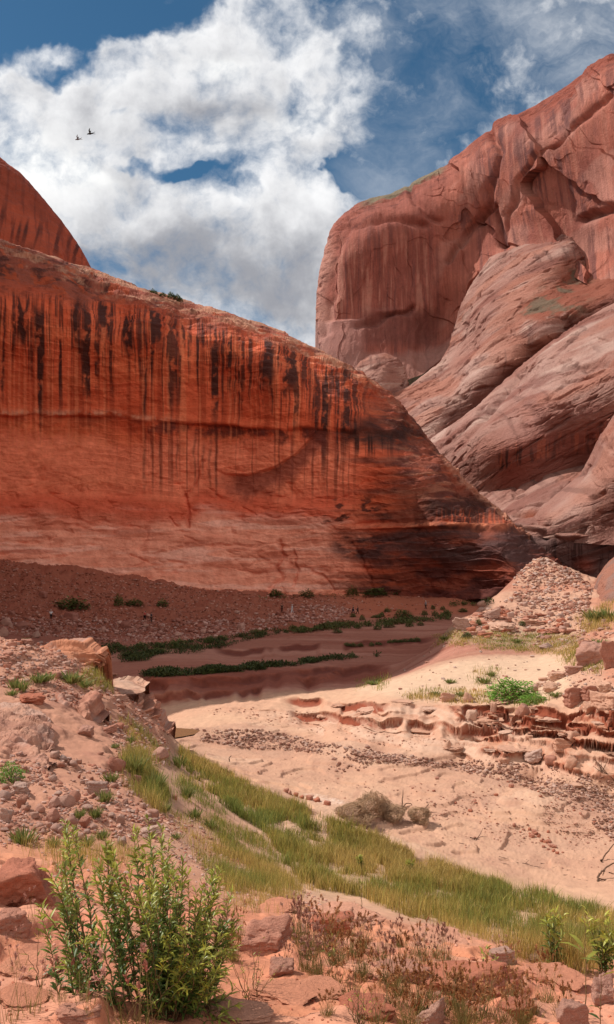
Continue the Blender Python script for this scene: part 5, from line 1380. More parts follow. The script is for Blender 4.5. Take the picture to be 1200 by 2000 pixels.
rubble('rubble', 'pale angular blocks along the foot of the shaded talus', [([(0, 1205), (120, 1212), (300, 1212), (460, 1212), (590, 1196), (600, 1212), (520, 1232), (420, 1246), (280, 1256), (180, 1252), (90, 1244), (0, 1238)], 2600), ([(560, 1190), (640, 1180), (700, 1190), (640, 1222), (560, 1214)], 500)], 2.5, 10, [(.44, .24, .19), (.36, .17, .13), (.28, .11, .08), (.50, .30, .25)], M_PEB, pw=2.4)
rubble('gravel', 'crumbs of red sandstone on the foreground sand', [([(0, 1780), (480, 1770), (700, 1760), (1100, 1850), (1200, 1920), (1200, 2000), (0, 2000)], 1500)], 1.5, 9, [(.48, .19, .115), (.42, .15, .09), (.52, .26, .18)], M_PEB, pw=4)

# --- pool
def pool():
    poly = [(318, 1425), (332, 1421), (352, 1422), (378, 1424), (392, 1427), (380, 1434), (360, 1438), (340, 1441), (318, 1443)]
    z = zpool + .0
    V = [tuple(pix(x, y, z * FPX / (HOR - y))) for x, y in poly]
    V = [(a, b, z) for a, b, c in V]
    me = bpy.data.meshes.new('water'); me.from_pydata(V, [], [list(range(len(V)))[::-1]]); me.update()
    m = bpy.data.materials.new('muddy_water'); m.use_nodes = True
    b = m.node_tree.nodes['Principled BSDF']; b.inputs['Base Color'].default_value = (.20, .12, .06, 1); b.inputs['Roughness'].default_value = .12
    h = G(m.node_tree); bp = h.new('ShaderNodeBump'); bp.inputs['Strength'].default_value = .05
    h.put(bp.inputs['Height'], h.noise(h.new('ShaderNodeTexCoord').outputs['Object'], 3.0)); h.put(b.inputs['Normal'], bp.outputs[0])
    o = link('water', me, m)
    if me.polygons[0].normal.z < 0:
        me.flip_normals()
    tag(o, None, None, None, 'structure')
pool()
# ------------------------------------------------------------------ plants


def blade_mesh(name, base, hgt, wid, lean, ang, cols, mat, bend=.35):
    """tapering bent blades: base (n,3), hgt (n), wid (n), lean (n) fraction, ang (n) direction of the lean"""
    n = len(base); base = base.astype(F32)
    dx, dy = np.cos(ang), np.sin(ang)
    fx = rng.uniform(0, 6.28, n); wx, wy = np.cos(fx) * wid / 2, np.sin(fx) * wid / 2
    V = np.zeros((n, 5, 3), F32)
    for k, (t, wk) in enumerate(((0, 1), (0, -1), (.55, .75), (.55, -.75), (1, 0))):
        V[:, k, 0] = base[:, 0] + dx * lean * hgt * t ** (1 + bend * 2) + wx * wk
        V[:, k, 1] = base[:, 1] + dy * lean * hgt * t ** (1 + bend * 2) + wy * wk
        V[:, k, 2] = base[:, 2] + hgt * t * (1 - .25 * lean * t) - (.02 * hgt if t == 0 else 0)
    i = np.arange(n)[:, None] * 5
    C = np.repeat(cols.astype(F32), 5, 0).reshape(n, 5, 3).copy()
    return mesh_from(name, V.reshape(-1, 3), [i + np.array([[0, 1, 3, 2]]), i + np.array([[2, 3, 4]])], C.reshape(-1, 3), smooth=False)


def leaf_mesh(P, D, L, W, droop, cols, up=None):
    """lance-shaped folded leaves from P along D"""
    n = len(P); D = D / np.linalg.norm(D, axis=1)[:, None]
    S = np.cross(D, np.array([0, 0, 1.0]) + rng.normal(size=(n, 3)) * .35); S /= np.linalg.norm(S, axis=1)[:, None] + 1e-6
    N = np.cross(S, D)
    ts = (0, .3, .65, 1.0); ws = (.12, 1.0, .8, 0)
    V = np.zeros((n, 10, 3), F32); k = 0
    for t, w in zip(ts, ws):
        c = P + D * (L * t)[:, None] + np.array([0, 0, -1.0]) * (droop * L * t * t)[:, None]
        if w == 0:
            V[:, 9] = c
        else:
            V[:, k] = c - S * (W * w / 2)[:, None] + N * (W * w * .18)[:, None]
            V[:, k + 1] = c
            V[:, k + 2] = c + S * (W * w / 2)[:, None] + N * (W * w * .18)[:, None]
            k += 3
    i = np.arange(n)[:, None] * 10
    q = [i + np.array([[a, a + 1, a + 4, a + 3]]) for a in (0, 1, 3, 4)]
    tr = [i + np.array([[6, 7, 9]]), i + np.array([[7, 8, 9]])]
    C = np.repeat(cols.astype(F32), 10, 0)
    return V.reshape(-1, 3), [np.concatenate(q), np.concatenate(tr)], C


def tubes(paths, sides=5, cols=None):
    """paths: list of (points (k,3), radii (k)) -> one set of verts and quads"""
    Vs, Fs, n0 = [], [], 0
    for pts, rad in paths:
        pts = np.asarray(pts, float); k = len(pts)
        T = np.gradient(pts, axis=0); T /= np.linalg.norm(T, axis=1)[:, None] + 1e-9
        ref = np.where(np.abs(T[:, 2:3]) > .9, np.array([[1., 0, 0]]), np.array([[0, 0, 1.]]))
        A = np.cross(T, ref); A /= np.linalg.norm(A, axis=1)[:, None] + 1e-9
        B = np.cross(T, A)
        th = np.linspace(0, 2 * math.pi, sides, endpoint=False)
        V = pts[:, None] + np.asarray(rad)[:, None, None] * (np.cos(th)[None, :, None] * A[:, None] + np.sin(th)[None, :, None] * B[:, None])
        V = V.reshape(-1, 3)
        i = np.arange(k * sides).reshape(k, sides)
        f = np.stack([i[:-1], np.roll(i, -1, 1)[:-1], np.roll(i, -1, 1)[1:], i[1:]], -1).reshape(-1, 4)
        Vs.append(V); Fs.append(f + n0); n0 += len(V)
    return np.concatenate(Vs), np.concatenate(Fs)

M_GRASS = plain_mat('grass_blades', (1, 1, 1), .6, .3, .12, 3, attr=True, trans=.35)
M_LEAF = plain_mat('willow_leaves', (1, 1, 1), .42, .45, .15, 30, attr=True, trans=.3)
M_SHRUB = plain_mat('shrub_leaves', (1, 1, 1), .6, .3, .2, 3, attr=True, trans=.2)
M_STEM = plain_mat('green_brown_stem', (.16, .10, .045), .8, .2, .3, 20)
M_DRY = plain_mat('dry_grass', (1, 1, 1), .75, .2, .15, 20, attr=True, trans=.3)
M_WOOD = plain_mat('driftwood', (.13, .075, .05), .9, .1, .35, 6, bump=.4)
STRAW = np.array([.50, .36, .12]); OLIVE = np.array([.33, .27, .06]); GREEN = np.array([.22, .25, .06]); DEEP = np.array([.04, .075, .02])


def grass(label, polys, hgt, wid, dens_mix, name='grass', rep=5, spread=.10):
    B, H, Cc = [], [], []
    for poly, n, (h0, h1), mixv in polys:
        q = in_poly(n, poly)
        P, ok = spots(q[:, 0], q[:, 1])
        P, q = P[ok], q[ok]
        cl = fbm(P[:, 0] * .35, P[:, 1] * .35, 0 * P[:, 0], 4)
        gp = fbm(P[:, 0] * .16 + 30, P[:, 1] * .16, 0 * P[:, 0], 4)
        keep = rng.random(len(P)) < np.clip(.55 + cl * 1.6 + fbm(P[:, 0] * 1.1, P[:, 1] * 1.1, 9 + 0 * P[:, 0], 3) * 3.2, .02, 1)
        P, cl, gp = P[keep], cl[keep], gp[keep]
        for _ in range(rep):
            p = P + np.c_[rng.normal(size=(len(P), 2)) * spread * np.sqrt(P[:, 1:2] / 20), np.zeros(len(P))]
            p[:, 2] = gz(p[:, 0], p[:, 1])
            h = rng.uniform(h0, h1, len(P)) * (1 + .6 * cl) * np.where(rng.random(len(P)) < .06, 1.5, 1)
            t = np.clip(mixv - .08 + gp * 1.3 + rng.normal(size=len(P)) * .3, 0, 1)
            c = np.where(t[:, None] < .5, STRAW + (OLIVE - STRAW) * (t * 2)[:, None], OLIVE + (GREEN - OLIVE) * ((t - .5) * 2)[:, None])
            c = c * rng.uniform(.5, 1.5, (len(P), 1))
            B.append(p); H.append(h); Cc.append(c)
    B = np.concatenate(B); H = np.concatenate(H); Cc = np.concatenate(Cc); n = len(B)
    w = wid * rng.uniform(.6, 1.3, n) * np.clip(B[:, 1] / 22, .3, 1.6)
    me = blade_mesh(name, B, H, w, rng.uniform(.05, .5, n), rng.uniform(0, 6.28, n), Cc, None)
    return tag(link(name, me, M_GRASS), label, None, None, 'stuff')

grass('dense olive grass strip running down to the wash', [
    ([(352, 1470), (420, 1500), (520, 1548), (600, 1588), (600, 1738), (560, 1690), (520, 1628), (440, 1577), (372, 1525)], 4600, (.20, .50), .42),
    ([(600, 1588), (680, 1618), (760, 1650), (850, 1690), (900, 1706), (900, 1806), (800, 1792), (700, 1752), (600, 1738)], 4300, (.18, .46), .34),
    ([(900, 1706), (1000, 1732), (1100, 1762), (1240, 1800), (1240, 1880), (1060, 1842), (900, 1806)], 3400, (.20, .46), .54),
    ([(700, 1640), (800, 1675), (900, 1712), (1000, 1742), (980, 1790), (820, 1750), (720, 1700)], 1300, (.20, .44), .50)], 0, .014, .5, rep=9, spread=.075)
grass('thin tufts of dry grass on the sand of the left bank', [
    ([(420, 1660), (470, 1650), (540, 1690), (570, 1735), (520, 1750), (440, 1740)], 2000, (.12, .24), .62),
    ([(250, 1470), (300, 1490), (330, 1560), (310, 1590), (260, 1550), (235, 1510)], 1500, (.25, .5), .55),
    ([(352, 1505), (440, 1588), (520, 1645), (592, 1748), (560, 1765), (480, 1690), (400, 1610), (340, 1545)], 2600, (.12, .32), .38),
    ([(330, 1590), (430, 1600), (560, 1740), (600, 1790), (460, 1780), (400, 1700)], 1800, (.06, .2), .25),
    ([(0, 1640), (100, 1640), (180, 1660), (260, 1655), (330, 1690), (100, 1700)], 420, (.1, .25), .4),
    ([(220, 1400), (320, 1440), (340, 1500), (280, 1480)], 500, (.15, .35), .35),
    ([(150, 1310), (230, 1320), (210, 1350), (150, 1345)], 420, (.2, .4), .5),
    ([(860, 1790), (1060, 1840), (1200, 1890), (1200, 1920), (1000, 1870), (860, 1830)], 2400, (.12, .3), .35)], .3, .010, .5, rep=4)
grass('grey green grass on the rocky slope above the pale sand', [
    ([(845, 1240), (900, 1232), (1000, 1236), (1120, 1244), (1150, 1272), (1090, 1280), (960, 1270), (860, 1258)], 3400, (.10, .28), .62), ([(1090, 1250), (1140, 1262), (1190, 1300), (1160, 1320), (1100, 1290)], 700, (.2, .4), .85),
    ([(790, 1355), (850, 1346), (950, 1350), (1060, 1360), (1060, 1380), (900, 1374), (800, 1368)], 900, (.15, .35), .6), ([(1130, 1210), (1200, 1170), (1200, 1230), (1140, 1240)], 500, (.3, .7), .1), ([(700, 1328), (760, 1320), (750, 1350), (705, 1345)], 160, (.3, .5), .7), ([(930, 1300), (980, 1310), (970, 1345), (930, 1340)], 120, (.2, .4), .7)], .4, .022, .5, rep=4, spread=.16)


# --- the green willow shrub in front
def willow(name, label, root, stems, leaf_l, seed, group=None, tone=0.0, leaves=44, cat='shrub'):
    r = np.random.default_rng(seed)
    root = np.asarray(root, float)
    t_ = empty(name, root); tag(t_, label, cat, group)
    paths, P, D, Lf, Tt = [], [], [], [], []
    for (bx, by, ex, ey, ez, th) in stems:
        k = 14; tt = np.linspace(0, 1, k)[:, None]
        b = np.array([bx, by, -.03]); e = np.array([ex, ey, ez])
        mid = b + (e - b) * .5 + np.array([(bx - ex) * .12, (by - ey) * .12, .06 * ez]) + r.normal(size=3) * .02
        pts = (1 - tt) ** 2 * b + 2 * tt * (1 - tt) * mid + tt ** 2 * e
        pts[1:] += r.normal(size=(k - 1, 3)) * .003
        paths.append((pts, np.linspace(th, th * .3, k)))
        nl = int(leaves * r.uniform(.8, 1.2) * np.linalg.norm(e - b) / .6)
        for f in np.sort(r.uniform(.12, 1.0, nl)):
            q = f * (k - 1); i = min(int(q), k - 2); p = pts[i] + (pts[i + 1] - pts[i]) * (q - i)
            tg = pts[i + 1] - pts[i]; tg /= np.linalg.norm(tg)
            a = r.uniform(0, 6.28); side = np.array([math.cos(a), math.sin(a), r.uniform(-.1, .3)])
            P.append(p); D.append(tg * r.uniform(.35, .95) * (1.4 if f > .9 else 1) + side * r.uniform(.5, .9)); Lf.append(leaf_l * r.uniform(.55, 1.2) * (1 - .25 * max(0, f - .85) / .15)); Tt.append(f)
    V, Fc = tubes(paths, 5)
    link('stems', mesh_from('stems', V, Fc), M_STEM, t_)
    P, D, Lf, Tt = map(np.array, (P, D, Lf, Tt))
    yl = np.clip((Tt - .48) * 1.5 + r.normal(size=len(P)) * .22 + tone, 0, 1)[:, None]
    c = np.array([.105, .165, .034]) + (np.array([.42, .41, .06]) - np.array([.105, .165, .034])) * yl
    c *= r.uniform(.7, 1.2, (len(P), 1))
    V, Fc, C = leaf_mesh(P, D, Lf, Lf * r.uniform(.13, .21, len(P)), r.uniform(.1, .55, len(P)), c)
    link('foliage', mesh_from('foliage', V, Fc, C), M_LEAF, t_)
    return t_

root = spot(300, 1965)
m0 = root[1] / FPX
st = []
r0 = np.random.default_rng(21)
for k in range(64):
    px = r0.uniform(88, 455)
    top = np.interp(px, [88, 110, 180, 250, 330, 400, 455], [1700, 1650, 1645, 1650, 1665, 1730, 1800]) + abs(r0.normal()) * 45 + r0.uniform(0, 90) * (k % 3 == 0)
    bx = (np.interp(px, [88, 230, 455], [150, 290, 380]) - 300) * m0 + r0.normal() * .03
    ey = r0.uniform(-.22, .28)
    sc = (root[1] + ey) / root[1]
    st.append((bx, ey * .3 + r0.normal() * .03, (px - 300) * m0 * sc, ey, (1965 - top) * m0 * sc, r0.uniform(.0025, .0045)))
for k in range(34):
    px = r0.uniform(270, 470); top = np.interp(px, [270, 380, 470], [1740, 1740, 1830]) + r0.uniform(0, 130)
    ey = r0.uniform(-.25, .2); sc = (root[1] + ey) / root[1]
    st.append(((330 - 300) * m0 + r0.normal() * .06, ey * .4, (px - 300) * m0 * sc, ey, (1965 - top) * m0 * sc, r0.uniform(.002, .003)))
for k in range(30):
    px = r0.uniform(360, 462); top = np.interp(px, [360, 410, 462], [1760, 1800, 1860]) + r0.uniform(0, 110)
    ey = r0.uniform(-.22, .2); sc = (root[1] + ey) / root[1]
    st.append(((r0.uniform(330, 400) - 300) * m0, ey * .4, (px - 300) * m0 * sc, ey, (1965 - top) * m0 * sc, r0.uniform(.002, .003)))
willow('willow_shrub', 'big leafy green willow shrub in the left foreground', root, st[:64], .052, 5, leaves=104)
willow('willow_shrub', 'finer leaved yellow green shrub growing against the right side of the big willow', root + np.array([.02, .02, 0]), st[64:], .044, 6, tone=.30, leaves=90)


def sprout(name, label, px, py, hpx, n, leaf, seed, spread=.3, tone=.1, leaves=34, cat='plant', group=None, lean=0):
    p = spot(px, py); m = p[1] / FPX; r = np.random.default_rng(seed); h = hpx * m
    s = [(r.normal() * .04 * h, r.normal() * .04 * h, (r.normal() * spread + lean) * h * .6, r.normal() * spread * h * .6, h * r.uniform(.65, 1.0), max(.0018, h * .006)) for _ in range(n)]
    s[0] = (0, 0, lean * h * .6, 0, h, max(.002, h * .007))
    return willow(name, label, p, s, leaf * m, seed, group, tone, leaves, cat)

sprout('willow_sprout', 'dark green willow sprouts at the lower end of the grass strip', 1085, 1890, 110, 12, 26, 31, leaves=26)
sprout('willow_sprout', 'bright green willow sprouts at the right edge beside the tall stem', 1180, 1905, 120, 14, 28, 32, tone=.35, leaves=26)
sprout('leafy_weed', 'tall leafy stem rising in the lower right corner', 1140, 2004, 205, 1, 62, 33, spread=.05, tone=.3, leaves=9)
sprout('leafy_weed', 'second leafy stem close to the right edge', 1172, 2010, 150, 1, 60, 34, spread=.05, tone=.25, leaves=9)
sprout('leafy_weed', 'grey green narrow leaved weed behind the long red slab', 950, 1910, 60, 9, 20, 35, tone=.2, leaves=20)
sprout('leafy_weed', 'green narrow leaved weed among the brome seed heads', 650, 1880, 55, 8, 22, 36, tone=.25, leaves=18)
sprout('leafy_weed', 'small dark weed on the sand right of the willow top', 402, 1770, 78, 3, 14, 37, spread=.15, leaves=26)
sprout('leafy_weed', 'thin leafless stemmed weed at the right foot of the willow', 490, 1955, 110, 14, 9, 38, spread=.5, tone=.5, leaves=22)
sprout('leafy_weed', 'small pale flowered weed at the bottom edge', 700, 2000, 70, 14, 8, 39, spread=.5, tone=.6, leaves=30)
sprout('leafy_weed', 'slender tall weed standing above the grass strip foot', 709, 1795, 110, 1, 16, 40, spread=.05, leaves=8)
sprout('leafy_weed', 'sparse leafed weed in the sand left of the willow', 78, 1935, 110, 3, 24, 41, spread=.35, leaves=12)
sprout('willow_sprout', 'dark leafy sapling in the grass strip near the wash', 800, 1712, 32, 8, 10, 42, leaves=60)
sprout('willow_sprout', 'small green sapling left of the dark leafy sapling', 705, 1702, 30, 7, 10, 44, leaves=60)


# --- leafy clumps and tufts
def clump(seed, n, size, kind):
    r = np.random.default_rng(seed)
    if kind in ('bush', 'lush'):
        d = r.normal(size=(n, 3)); d /= np.linalg.norm(d, axis=1)[:, None]; d[:, 2] = np.abs(d[:, 2])
        lump = 1 + .45 * fbm(d[:, 0] * 1.7 + seed, d[:, 1] * 1.7, d[:, 2] * 1.7, 3)
        P = d * (r.uniform(.25, 1, n) ** .45 * lump)[:, None] * np.array([.5, .5, .85]) + np.array([0, 0, .08])
        D = d + r.normal(size=(n, 3)) * .7; L = size * r.uniform(.6, 1.3, n); W = L * .45; dr = r.uniform(0, .3, n)
    else:
        a = r.uniform(0, 6.28, n); q = np.abs(r.normal(size=n)) * .16
        P = np.c_[np.cos(a) * q, np.sin(a) * q, 0 * a]
        D = np.c_[np.cos(a) * r.uniform(.1, .8, n), np.sin(a) * r.uniform(.1, .8, n), np.ones(n)]; L = r.uniform(.4, 1.0, n); W = L * .05 + .015; dr = r.uniform(.05, .3, n)
    t = r.random((n, 1))
    c = (np.array([.05, .085, .02]) + (np.array([.15, .17, .045]) - np.array([.05, .085, .02])) * t * (P[:, 2:3] + .3)) if kind == 'bush' else (np.array([.10, .22, .03]) + np.array([.10, .12, .01]) * t) if kind == 'lush' else (np.array([.11, .16, .03]) + (np.array([.30, .26, .09]) - np.array([.11, .16, .03])) * t)
    V, Fc, C = leaf_mesh(P, D, L, W, dr, c)
    me = mesh_from('foliage', V, Fc, C); me.materials.append(M_GRASS if kind == 'tuft' else M_SHRUB)
    sp = [(np.array([[0, 0, -.05], p * .5 + [0, 0, .05], p]), [.03, .02, .008]) for p in P[r.integers(0, n, 9)]]
    V, Fc = tubes(sp, 4); ms = mesh_from('stems', V, Fc); ms.materials.append(M_STEM)
    return me, ms

LUSH = [clump(91, 1700, .075, 'lush'), clump(92, 1300, .075, 'lush')]
BUSH = [clump(60 + i, 420, .16, 'bush') for i in range(4)]
TUFT = [clump(80 + i, 130, .1, 'tuft') for i in range(4)]


def plant(name, label, px, py, w, h, lib, group=None, cat='shrub', k=None):
    p = spot(px, py); m = p[1] / FPX
    o = empty(name, p, random.uniform(0, 6.28)); o.scale = (w * m, w * m, h * m)
    a, b = lib[random.randrange(len(lib)) if k is None else k]
    link('foliage', a, None, o)
    if lib is not TUFT:
        link('stems', b, None, o)
    return tag(o, label, cat, group)

plant('shrub', 'dark spreading shrub on the talus above the pale split boulder', 140, 1192, 64, 22, BUSH, 'shrubs on the shaded talus')
plant('shrub', 'small round shrub high on the middle of the talus', 232, 1186, 18, 24, BUSH, 'shrubs on the shaded talus')
plant('shrub', 'faint pair of low shrubs right of the round talus shrub', 262, 1184, 34, 14, BUSH, 'shrubs on the shaded talus')
plant('shrub', 'small shrub in the talus left of the person in red', 318, 1186, 20, 16, BUSH, 'shrubs on the shaded talus')
plant('shrub', 'shrub where the talus meets the wall near the left edge', 62, 1090, 20, 16, BUSH, 'shrubs along the wall foot')
for x, y, w, h, l in ((540, 1166, 26, 14, 'pale shrub at the wall foot under the long crack'), (600, 1166, 30, 14, 'low shrub at the wall foot left of the dark nose'), (650, 1160, 20, 24, 'upright shrub at the wall foot above the walking pair'), (690, 1164, 30, 16, 'spreading shrub at the wall foot right of the upright one'), (735, 1164, 44, 15, 'longest shrub in the row at the wall foot'), (775, 1162, 30, 14, 'shrub near the right end of the wall foot row'), (802, 1160, 24, 24, 'tallest shrub at the right end of the wall foot row')):
    plant('shrub', l, x, y, w, h, BUSH, 'shrubs along the wall foot')
plant('shrub', 'round dark bush standing on the far flat below the person with pale top', 788, 1206, 34, 15, BUSH, 'bushes on the far flat')
plant('shrub', 'small black bush at the feet of the person with pale top', 846, 1191, 9, 9, BUSH, 'bushes on the far flat')
for x, y in [(560, 1236), (618, 1232), (700, 1228), (738, 1230), (760, 1226), (640, 1222), (690, 1206), (708, 1212), (745, 1206), (830, 1202), (850, 1203), (872, 1200), (905, 1196), (575, 1232), (590, 1236), (660, 1236), (720, 1222), (800, 1224), (822, 1222), (512, 1240), (865, 1192), (735, 1207), (757, 1196)]:
    plant('shrub', 'small dark bush dotted along the green strip on the far flat', x, y, random.uniform(10, 22), random.uniform(7, 12), BUSH, 'small bushes along the far green strips')
for x, y in [(678, 1262), (690, 1263), (704, 1264), (726, 1262), (740, 1260), (762, 1256), (772, 1255), (782, 1255), (792, 1254), (804, 1254), (815, 1253)]:
    plant('shrub', 'tiny dark bush in the short broken row on the bare far flat', x, y, random.uniform(9, 16), random.uniform(6, 9), BUSH, 'broken row of tiny bushes on the far flat')
plant('tamarisk_shrub', 'bright green bushy shrub above the cut bank beside the stacked slabs', 1000, 1366, 100, 42, LUSH, None, k=0)
plant('tamarisk_shrub', 'lower right lobe of green growth below the bright shrub', 1045, 1374, 60, 18, LUSH, None, k=1)
plant('shrub', 'leafy grey green shrub at the left edge above the loose stones', 20, 1528, 54, 38, LUSH, None, k=1)
for x, y, w, h, l in ((1000, 1108, 26, 20, 'yellow green shrub on the left shoulder of the talus cone'), (985, 1120, 22, 22, 'darker shrub where talus cone meets the wall'), (1030, 1004, 0, 0, ''), (912, 1246, 18, 12, 'green shrub under the left end of the rocky crest'), (935, 1222, 12, 14, 'narrow green shrub by the pale tilted boulder'), (1020, 1222, 14, 10, 'small green shrub in the layered rubble')):
    if w:
        plant('shrub', l, x, y, w, h, BUSH, 'green shrubs on the right slope')
for x, y, w, h in ((30, 1346, 26, 30), (44, 1352, 24, 34), (76, 1334, 40, 28), (90, 1332, 30, 26), (140, 1336, 46, 34), (165, 1345, 34, 24), (24, 1360, 20, 18), (46, 1650, 44, 44), (155, 1602, 22, 30), (188, 1600, 26, 34), (205, 1568, 30, 34), (216, 1528, 26, 28), (262, 1510, 40, 44), (300, 1545, 40, 50), (322, 1588, 26, 30), (255, 1452, 18, 20), (40, 1432, 18, 20), (225, 1462, 16, 14), (412, 1618, 22, 26), (170, 1655, 30, 30), (105, 1655, 26, 26), (200, 1640, 26, 26), (130, 1265, 16, 10), (52, 1252, 14, 10), (345, 1640, 20, 16), (380, 1600, 24, 30), (365, 1560, 28, 36), (350, 1500, 26, 40)):
    plant('grass_tuft', 'small green grass tuft growing between the stones of the left bank', x, y, w * 1.2, h, TUFT, 'grass tufts on the left bank', 'grass tuft')
for x, y, w, h in ((730, 1338, 26, 12), (740, 1332, 14, 12), (880, 1335, 20, 12), (945, 1335, 22, 18), (960, 1322, 16, 14), (900, 1360, 20, 12), (850, 1358, 20, 12), (1085, 1362, 26, 14), (1150, 1272, 26, 20), (1170, 1262, 30, 20), (1165, 1215, 40, 30), (1190, 1215, 40, 36), (870, 1250, 20, 12), (1010, 1255, 20, 10)):
    plant('grass_tuft', 'small grass tuft on the pale sand slope of the right bank', x, y, w * 1.2, h, TUFT, 'grass tufts on the right bank', 'grass tuft')


# --- thickets in the shade: nobody could count them
def thicket(label, polys, leaf, hmax, tone):
    P_, D_, L_, C_ = [], [], [], []
    for poly, n in polys:
        q = in_poly(n, poly); P, ok = spots(q[:, 0], q[:, 1]); P = P[ok]
        nn = fbm(P[:, 0] * .25, P[:, 1] * .25, 0 * P[:, 0], 4)
        k = rng.random(len(P)) < np.clip(.7 + nn * 2.4, .03, 1); P, nn = P[k], nn[k]
        for _ in range(7):
            p = P + np.c_[rng.normal(size=(len(P), 2)) * .22, rng.random(len(P)) ** .9 * hmax * np.clip(.75 + nn * 1.2, .2, 1.4)]
            P_.append(p); D_.append(rng.normal(size=(len(P), 3)) + [0, 0, .5]); L_.append(leaf * rng.uniform(.6, 1.4, len(P)))
            C_.append(np.array(tone) * rng.uniform(.6, 1.4, (len(P), 1)) + np.array([.03, .02, 0]) * rng.random((len(P), 1)))
    P_, D_, L_, C_ = map(np.concatenate, (P_, D_, L_, C_))
    V, Fc, C = leaf_mesh(P_, D_, L_, L_ * .4, 0 * L_, C_)
    tag(link('undergrowth', mesh_from('undergrowth', V, Fc, C), M_SHRUB), label, None, None, 'stuff')

thicket('dark green thicket in strips along the shaded stream', [
    ([(185, 1255), (250, 1262), (330, 1258), (420, 1250), (555, 1228), (560, 1236), (470, 1256), (430, 1268), (330, 1272), (300, 1284), (240, 1292), (205, 1280)], 1900),
    ([(240, 1282), (300, 1276), (290, 1292), (240, 1294)], 300), ([(275, 1322), (330, 1312), (450, 1306), (560, 1298), (640, 1286), (640, 1291), (560, 1304), (440, 1314), (330, 1322)], 3000), ([(640, 1286), (740, 1280), (740, 1284), (640, 1292)], 150), ([(300, 1270), (380, 1266), (440, 1266), (380, 1278), (300, 1280)], 160)], .24, .42, [.035, .05, .014])
for i in range(13):
    x, y = in_poly(1, [(195, 1262), (330, 1262), (555, 1230), (560, 1238), (430, 1268), (300, 1286), (215, 1286)])[0]
    plant('shrub', 'dark bush rising out of the thicket along the shaded stream', x, y, random.uniform(12, 34), random.uniform(8, 18), BUSH, 'bushes in the thicket by the shaded stream')
for i in range(9):
    x, y = in_poly(1, [(290, 1322), (450, 1304), (640, 1284), (740, 1279), (640, 1294), (450, 1318)])[0]
    plant('shrub', 'low dark bush in the thin lower strip along the shaded stream', x, y, random.uniform(9, 22), random.uniform(5, 10), BUSH, 'bushes in the lower strip by the shaded stream')
thicket('olive grass strip along the far stream', [
    ([(560, 1232), (640, 1222), (720, 1216), (840, 1208), (880, 1202), (880, 1212), (760, 1222), (640, 1232), (580, 1238)], 1500), ([(880, 1180), (960, 1176), (960, 1182), (880, 1187)], 120), ([(500, 1168), (860, 1158), (860, 1163), (520, 1172)], 200)], .3, .6, [.075, .085, .025])
for x, y, w, h in ((300, 573, 18, 7), (318, 577, 14, 6), (335, 580, 16, 9), (346, 583, 14, 8), (352, 586, 12, 6)):
    o = empty('shrub', tuple(pix(x, y + 3, 190.0))); o.scale = (w * .123, w * .123, h * .123 * 1.5)
    link('foliage', BUSH[x % 4][0], None, o); link('stems', BUSH[x % 4][1], None, o)
    tag(o, 'tiny dark shrub growing on the rim of the varnished wall against the sky', 'shrub', 'shrubs on the wall rim')


# --- brome grass with red seed heads in front
def brome_mesh(seed, n, red, hmean=1.0):
    r = np.random.default_rng(seed); paths, Hp, Hd, Hl, Hc = [], [], [], [], []
    for _ in range(n):
        a = r.uniform(0, 6.28); q = r.uniform(0, .22); b = np.array([math.cos(a) * q, math.sin(a) * q, -.03])
        h = hmean * r.uniform(.55, 1.05); a2 = r.uniform(0, 6.28); ln = r.uniform(.05, .35)
        e = b + np.array([math.cos(a2) * ln, math.sin(a2) * ln, h]); mid = (b + e) / 2 + np.array([0, 0, .1])
        tt = np.linspace(0, 1, 7)[:, None]; pts = (1 - tt) ** 2 * b + 2 * tt * (1 - tt) * mid + tt ** 2 * e
        paths.append((pts, np.linspace(.006, .003, 7)))
        ax = pts[-1] - pts[-2]; ax /= np.linalg.norm(ax); hl = r.uniform(.13, .24)
        tilt = r.uniform(-.5, .2)
        m = 26
        for f in r.random(m):
            Hp.append(e + ax * hl * f * .7 + np.array([0, 0, tilt * .1 * f]))
            d = ax * r.uniform(.7, 1.3) + r.normal(size=3) * .33 + np.array([0, 0, tilt]) * .5
            Hd.append(d); Hl.append(hl * r.uniform(.35, .8) * (1 - .4 * f))
            Hc.append(np.array(red) * r.uniform(.6, 1.35))
    V, Fc = tubes(paths, 3)
    c = np.array([.30, .22, .09]) + rng.random((1, 3)) * .02
    ms = mesh_from('stems', V, Fc, np.broadcast_to(c, V.shape)); ms.materials.append(M_DRY)
    Hp, Hd, Hl, Hc = map(np.array, (Hp, Hd, Hl, Hc))
    V, Fc, C = leaf_mesh(Hp, Hd, Hl, np.full(len(Hp), .019), Hl * 0 + .15, Hc)
    mh = mesh_from('sprays', V, Fc, C); mh.materials.append(M_DRY)
    nb = n * 5; a = r.uniform(0, 6.28, nb); q = r.uniform(0, .25, nb)
    B = np.c_[np.cos(a) * q, np.sin(a) * q, 0 * a]; g_ = r.random((nb, 1))
    mb = blade_mesh('blades', B, r.uniform(.15, .5, nb), np.full(nb, .012), r.uniform(.2, .8, nb), a, np.array([.13, .15, .035]) * g_ + np.array([.33, .20, .07]) * (1 - g_), None); mb.materials.append(M_DRY)
    return ms, mh, mb

BROME = [brome_mesh(300, 16, (.48, .28, .20)), brome_mesh(301, 20, (.40, .20, .145)), brome_mesh(302, 14, (.42, .20, .09)), brome_mesh(303, 24, (.34, .15, .06), .8)]
FOX = [brome_mesh(310, 5, (.50, .26, .20)), brome_mesh(311, 4, (.46, .18, .13))]


